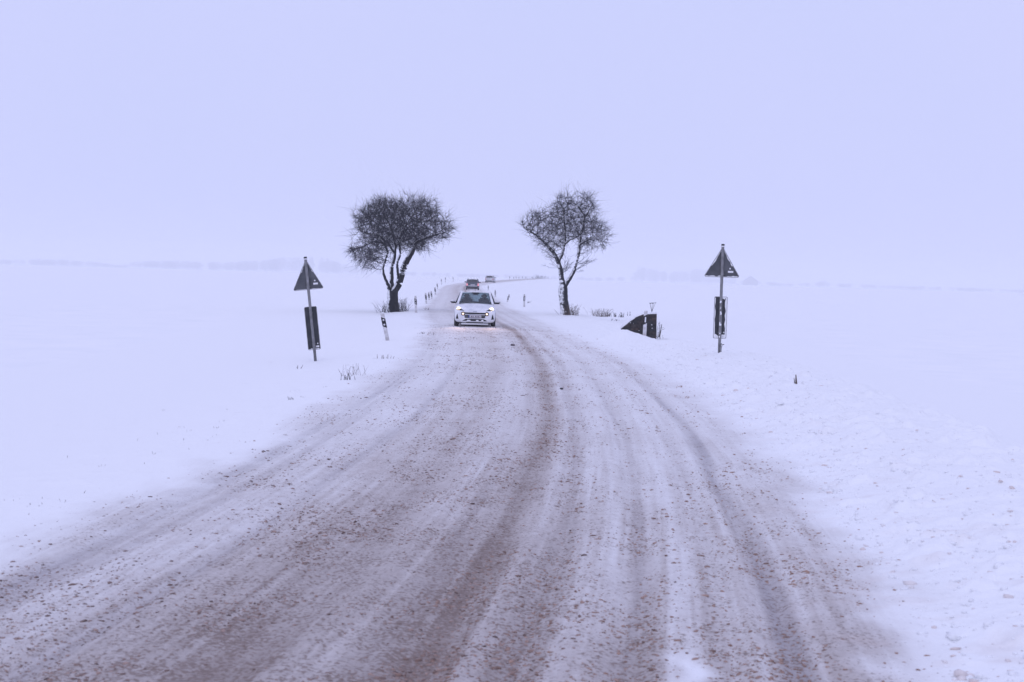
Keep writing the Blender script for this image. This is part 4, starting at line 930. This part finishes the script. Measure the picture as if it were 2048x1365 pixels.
def make_car(name, label, paint, loc, heading, scale=(1, 1, 1), lit='front', snow_roof=False, lower=None):
    """front looks along -y; heading turns about z"""
    root = thing(name, label, 'car')
    body, tree = car_body(paint, root)
    roofm = M_ice if snow_roof else paint
    # greenhouse
    patch('windscreen', (-.655, -.84, .955), (.655, -.84, .955), (.545, -.16, 1.405), (-.545, -.16, 1.405), (0, -.07, .02), M_glass, root, 10, 6)
    patch('rear_window', (.60, 1.68, .985), (-.60, 1.68, .985), (-.52, 1.38, 1.36), (.52, 1.38, 1.36), (0, .04, .01), M_glass if lit == 'front' else M_dglass, root)
    for s_ in (-1, 1):
        e = lambda x, y_, z: (x * s_, y_, z)
        q = [e(.79, -.62, .965), e(.79, .33, .975), e(.60, .33, 1.40), e(.585, -.02, 1.395)]
        q2 = [e(.79, .40, .975), e(.77, 1.38, .985), e(.56, 1.15, 1.39), e(.60, .40, 1.40)]
        for qq in (q, q2):
            if s_ < 0: qq = [qq[1], qq[0], qq[3], qq[2]]
            patch('side_window', *qq, (s_ * .02, 0, 0), M_glass if lit == 'front' else M_dglass, root)
        bar('windscreen_pillar', e(.715, -.83, .93), e(.575, -.12, 1.42), .085, paint, root)
        bar('door_pillar', e(.79, .365, .95), e(.595, .365, 1.41), .07, M_black, root)
        bar('rear_pillar', e(.74, 1.56, .95), e(.555, 1.24, 1.40), .20, paint, root)
        # wheels
        for y_ in (-1.19, 1.19):
            w = cyl('wheel', e(.655, y_, .295), e(.825, y_, .295), .295, .295, M_tyre, root, 28); bv = w.data
            cyl('rim', e(.80, y_, .295), e(.832, y_, .295), .20, .185, M_rimw, w, 20)
        # mirrors
        mir = rbox('mirror', e(.92, -.50, 1.01), (.20, .11, .13), M_black, root, .04)
        rbox('mirror_cap', e(.92, -.525, 1.035), (.19, .085, .105), paint if lit == 'front' else M_black, mir, .035)
        bar('mirror_arm', e(.78, -.48, .955), e(.86, -.50, .975), .045, M_black, mir)
    # roof
    patch('roof', (-.565, -.17, 1.405), (.565, -.17, 1.405), (.54, 1.40, 1.37), (-.54, 1.40, 1.37), (0, 0, .13 if snow_roof else .062), roofm, root, 12, 10, .05)
    bar('roof_edge', (-.56, -.15, 1.405), (-.55, 1.36, 1.375), .06, roofm, root); bar('roof_edge', (.56, -.15, 1.405), (.55, 1.36, 1.375), .06, roofm, root)
    if snow_roof is False: cyl('antenna', (-.02, 1.15, 1.42), (-.02, 1.32, 1.62), .007, .004, M_black, root, 6)
    rbox('under_tray', (0, 0, .17), (1.30, 3.3, .08), M_black, root, .03)
    # cabin
    rbox('dashboard', (0, -.42, .985), (1.36, .66, .10), M_int, root, .04)
    rbox('cabin_deck', (0, .55, .985), (1.42, 1.30, .05), M_int, root, .02)
    for s_ in (-1, 1):
        st = rbox('seat', (s_ * .36, .25, 1.06), (.46, .14, .26), M_int, root, .06)
        rbox('headrest', (s_ * .36, .27, 1.26), (.25, .10, .17), M_int, st, .05)
        rbox('rear_headrest', (s_ * .36, 1.18, 1.05), (.20, .09, .09), M_int, root, .04)
    rbox('rear_view_mirror', (0, -.20, 1.34), (.24, .04, .075), M_int, root, .02)
    rbox('sensor_housing', (0, -.20, 1.385), (.34, .10, .05), M_int, root, .02)
    if lit == 'front':
        cyl('steering_wheel', (-(-.36), -.10, 1.03), (.36, -.07, 1.05), .17, .17, M_int, root, 20)
        sp_ = lambda n, c, m, **k: skin_panel(n, c, m, root, tree, **k)
        grille = sp_('grille', [(-.43, .535), (.43, .535), (.47, .600), (-.47, .600)], M_black, nu=14)
        sp_('lower_grille', [(-.40, .375), (.40, .375), (.43, .505), (-.43, .505)], M_black, nu=14)
        for z_ in (.42, .46): sp_('grille_bar', [(-.41, z_), (.41, z_), (.412, z_ + .012), (-.412, z_ + .012)], M_rimw, off=.014, nu=14, nv=1)
        pl = rbox('number_plate', (0, -1.872, .437), (.52, .018, .112), M_plate_w, root, .006)
        for k, (x_, w_) in enumerate(((-.13, .05), (-.07, .045), (.03, .05), (.09, .04), (.15, .05))): rbox('plate_mark', (x_, -1.8815, .437), (w_ * .7, .003, .055), M_plate_b, pl, .001)
        rbox('plate_stripe', (-.238, -1.8815, .437), (.04, .003, .10), mat('plate_blue', (.02, .06, .3), .5), pl, .001)
        sp_('air_intake', [(-.50, .255), (.50, .255), (.36, .335), (-.36, .335)], M_black, nu=14)
        for k, (x_, w_) in enumerate(((-.24, .17), (.10, .12), (.30, .11))): sp_('snow_clump', [(x_ - w_ / 2, .25), (x_ + w_ / 2, .25), (x_ + w_ * .3, .295 + .01 * k), (x_ - w_ * .34, .30)], M_ice, off=.022, nu=4)
        sp_('lower_slot', [(-.32, .172), (.32, .172), (.34, .200), (-.34, .200)], M_black, off=.012, nu=10)
        rbox('front_lip', (0, -1.74, .125), (1.10, .12, .06), M_ice, root, .02)
        for s_ in (-1, 1):
            cs = lambda c: [(x * s_, z) for x, z in (c if s_ > 0 else [c[1], c[0], c[3], c[2]])]
            sp_('side_intake', cs([(.655, .325), (.765, .33), (.715, .53), (.70, .53)]), M_black)
            hs = sp_('headlight_housing', cs([(.42, .665), (.76, .685), (.78, .80), (.60, .765)]), M_black, off=.004)
            hx, hz = .655 * s_, .735; hy = tree.ray_cast(Vector((hx, -6, hz)), Vector((0, 1, 0)))[0].y
            bm_ = bmesh.new(); bmesh.ops.create_uvsphere(bm_, u_segments=18, v_segments=10, radius=1, matrix=Matrix.Translation((hx, hy + .03, hz)) @ Matrix.Rotation(-.35 * s_, 4, 'Y') @ Matrix.Diagonal((.098, .06, .080, 1)))
            mesh_bm('headlight', bm_, M_head, root, True)
            hx, hz = .475 * s_, .545; fy_ = tree.ray_cast(Vector((hx, -6, hz)), Vector((0, 1, 0)))[0].y
            bm_ = bmesh.new(); bmesh.ops.create_uvsphere(bm_, u_segments=14, v_segments=8, radius=1, matrix=Matrix.Translation((hx, fy_ + .0, hz)) @ Matrix.Diagonal((.046, .035, .038, 1)))
            cyl('lamp_ring', (hx, fy_ + .03, hz), (hx, fy_ - .012, hz), .085, .075, M_black, root, 16)
            mesh_bm('daytime_lamp', bm_, M_drl, root, True)
            li = bpy.data.lights.new('headlight_beam', 'SPOT'); li.energy = HEAD_W; li.spot_size = math.radians(58); li.spot_blend = 1.0; li.color = (1.0, .62, .45); li.shadow_soft_size = .06
            lo = link(bpy.data.objects.new('headlight_beam', li), root); lo.location = (.655 * s_, hy - .08, .735); lo.rotation_euler = (math.radians(74), 0, 0)
            lo.rotation_euler = Vector((0, -1, -.10)).to_track_quat('-Z', 'Y').to_euler()
        rbox('bonnet_emblem', (0, -1.80, .638), (.16, .012, .035), mat('emblem_grey', (.30, .31, .36), .4), root, .006, Matrix.Rotation(-.9, 4, 'X'))
        for s_ in (-1, 1): bar('wiper', (.10 + .25 * s_, -.875, .985), (.10 + .25 * s_ - .42, -.80, 1.02), .015, M_black, root)
    else:
        sp_ = lambda n, c, m, **k: skin_panel(n, c, m, root, tree, front=False, **k)
        sp_('rear_bumper', [(-.66, .25), (.66, .25), (.68, .42), (-.68, .42)], lower or M_black, nu=12)
        sp_('hatch_snow', [(-.55, .50), (.55, .50), (.56, .56), (-.56, .56)], M_ice, nu=10, nv=1)
        pl = sp_('number_plate', [(-.26, .62), (.26, .62), (.26, .73), (-.26, .73)], M_plate_w, off=.012, nu=6, nv=1)
        rbox('rear_wiper', (.05, 1.66, 1.06), (.40, .015, .02), M_black, root, .004)
        for s_ in (-1, 1):
            cs = lambda c: [(x * s_, z) for x, z in (c if s_ > 0 else [c[1], c[0], c[3], c[2]])]
            sp_('tail_light', cs([(.60, .56), (.775, .56), (.78, .92), (.62, .92)]), M_tail if lit == 'rear' else M_tail_dim, off=.02)
    root.matrix_world = Matrix.Translation(loc) @ Matrix.Rotation(heading, 4, 'Z') @ Matrix.Diagonal((*scale, 1))
    return root
HEAD_W = 150.0
M_carwhite = noisy(mat('white_paint', (.72, .73, .76), .35), 3, (.62, .63, .66), (.80, .80, .82), .35, .6)
M_carblue = noisy(mat('dark_blue_paint', (.03, .045, .07), .35), 3, (.022, .035, .055), (.06, .075, .10))
M_carsilver = noisy(mat('silver_paint', (.5, .5, .52), .4), 3, (.42, .42, .44), (.62, .62, .64))
def road_heading(y_): return -math.atan((float(road_c(y_ + 1)) - float(road_c(y_ - 1))) / 2)
p = on_ground(949.5, 653); p.y += 1.2; p.x = at(949.5, 653, p.y).x; p.z = float(ground(p.x, p.y)) - .015
make_car('car', 'white hatchback with lit headlights driving towards the camera', M_carwhite, p, math.radians(1.3), (1, 1, .965))
p = on_ground(944.8, 580); p.z -= .02
make_car('car', 'dark blue car with red tail lights driving away behind the white hatchback', M_carblue, p, math.pi + road_heading(215), (1.06, 1.15, 1.02), 'rear', True)
p = on_ground(980.5, 565.4); p.z -= .02
make_car('car', 'pale snow-covered car farthest down the road', M_carsilver, p, math.pi + road_heading(310), (1.06, 1.15, .98), 'rear_dim', True, M_black)
bpy.context.view_layer.update()
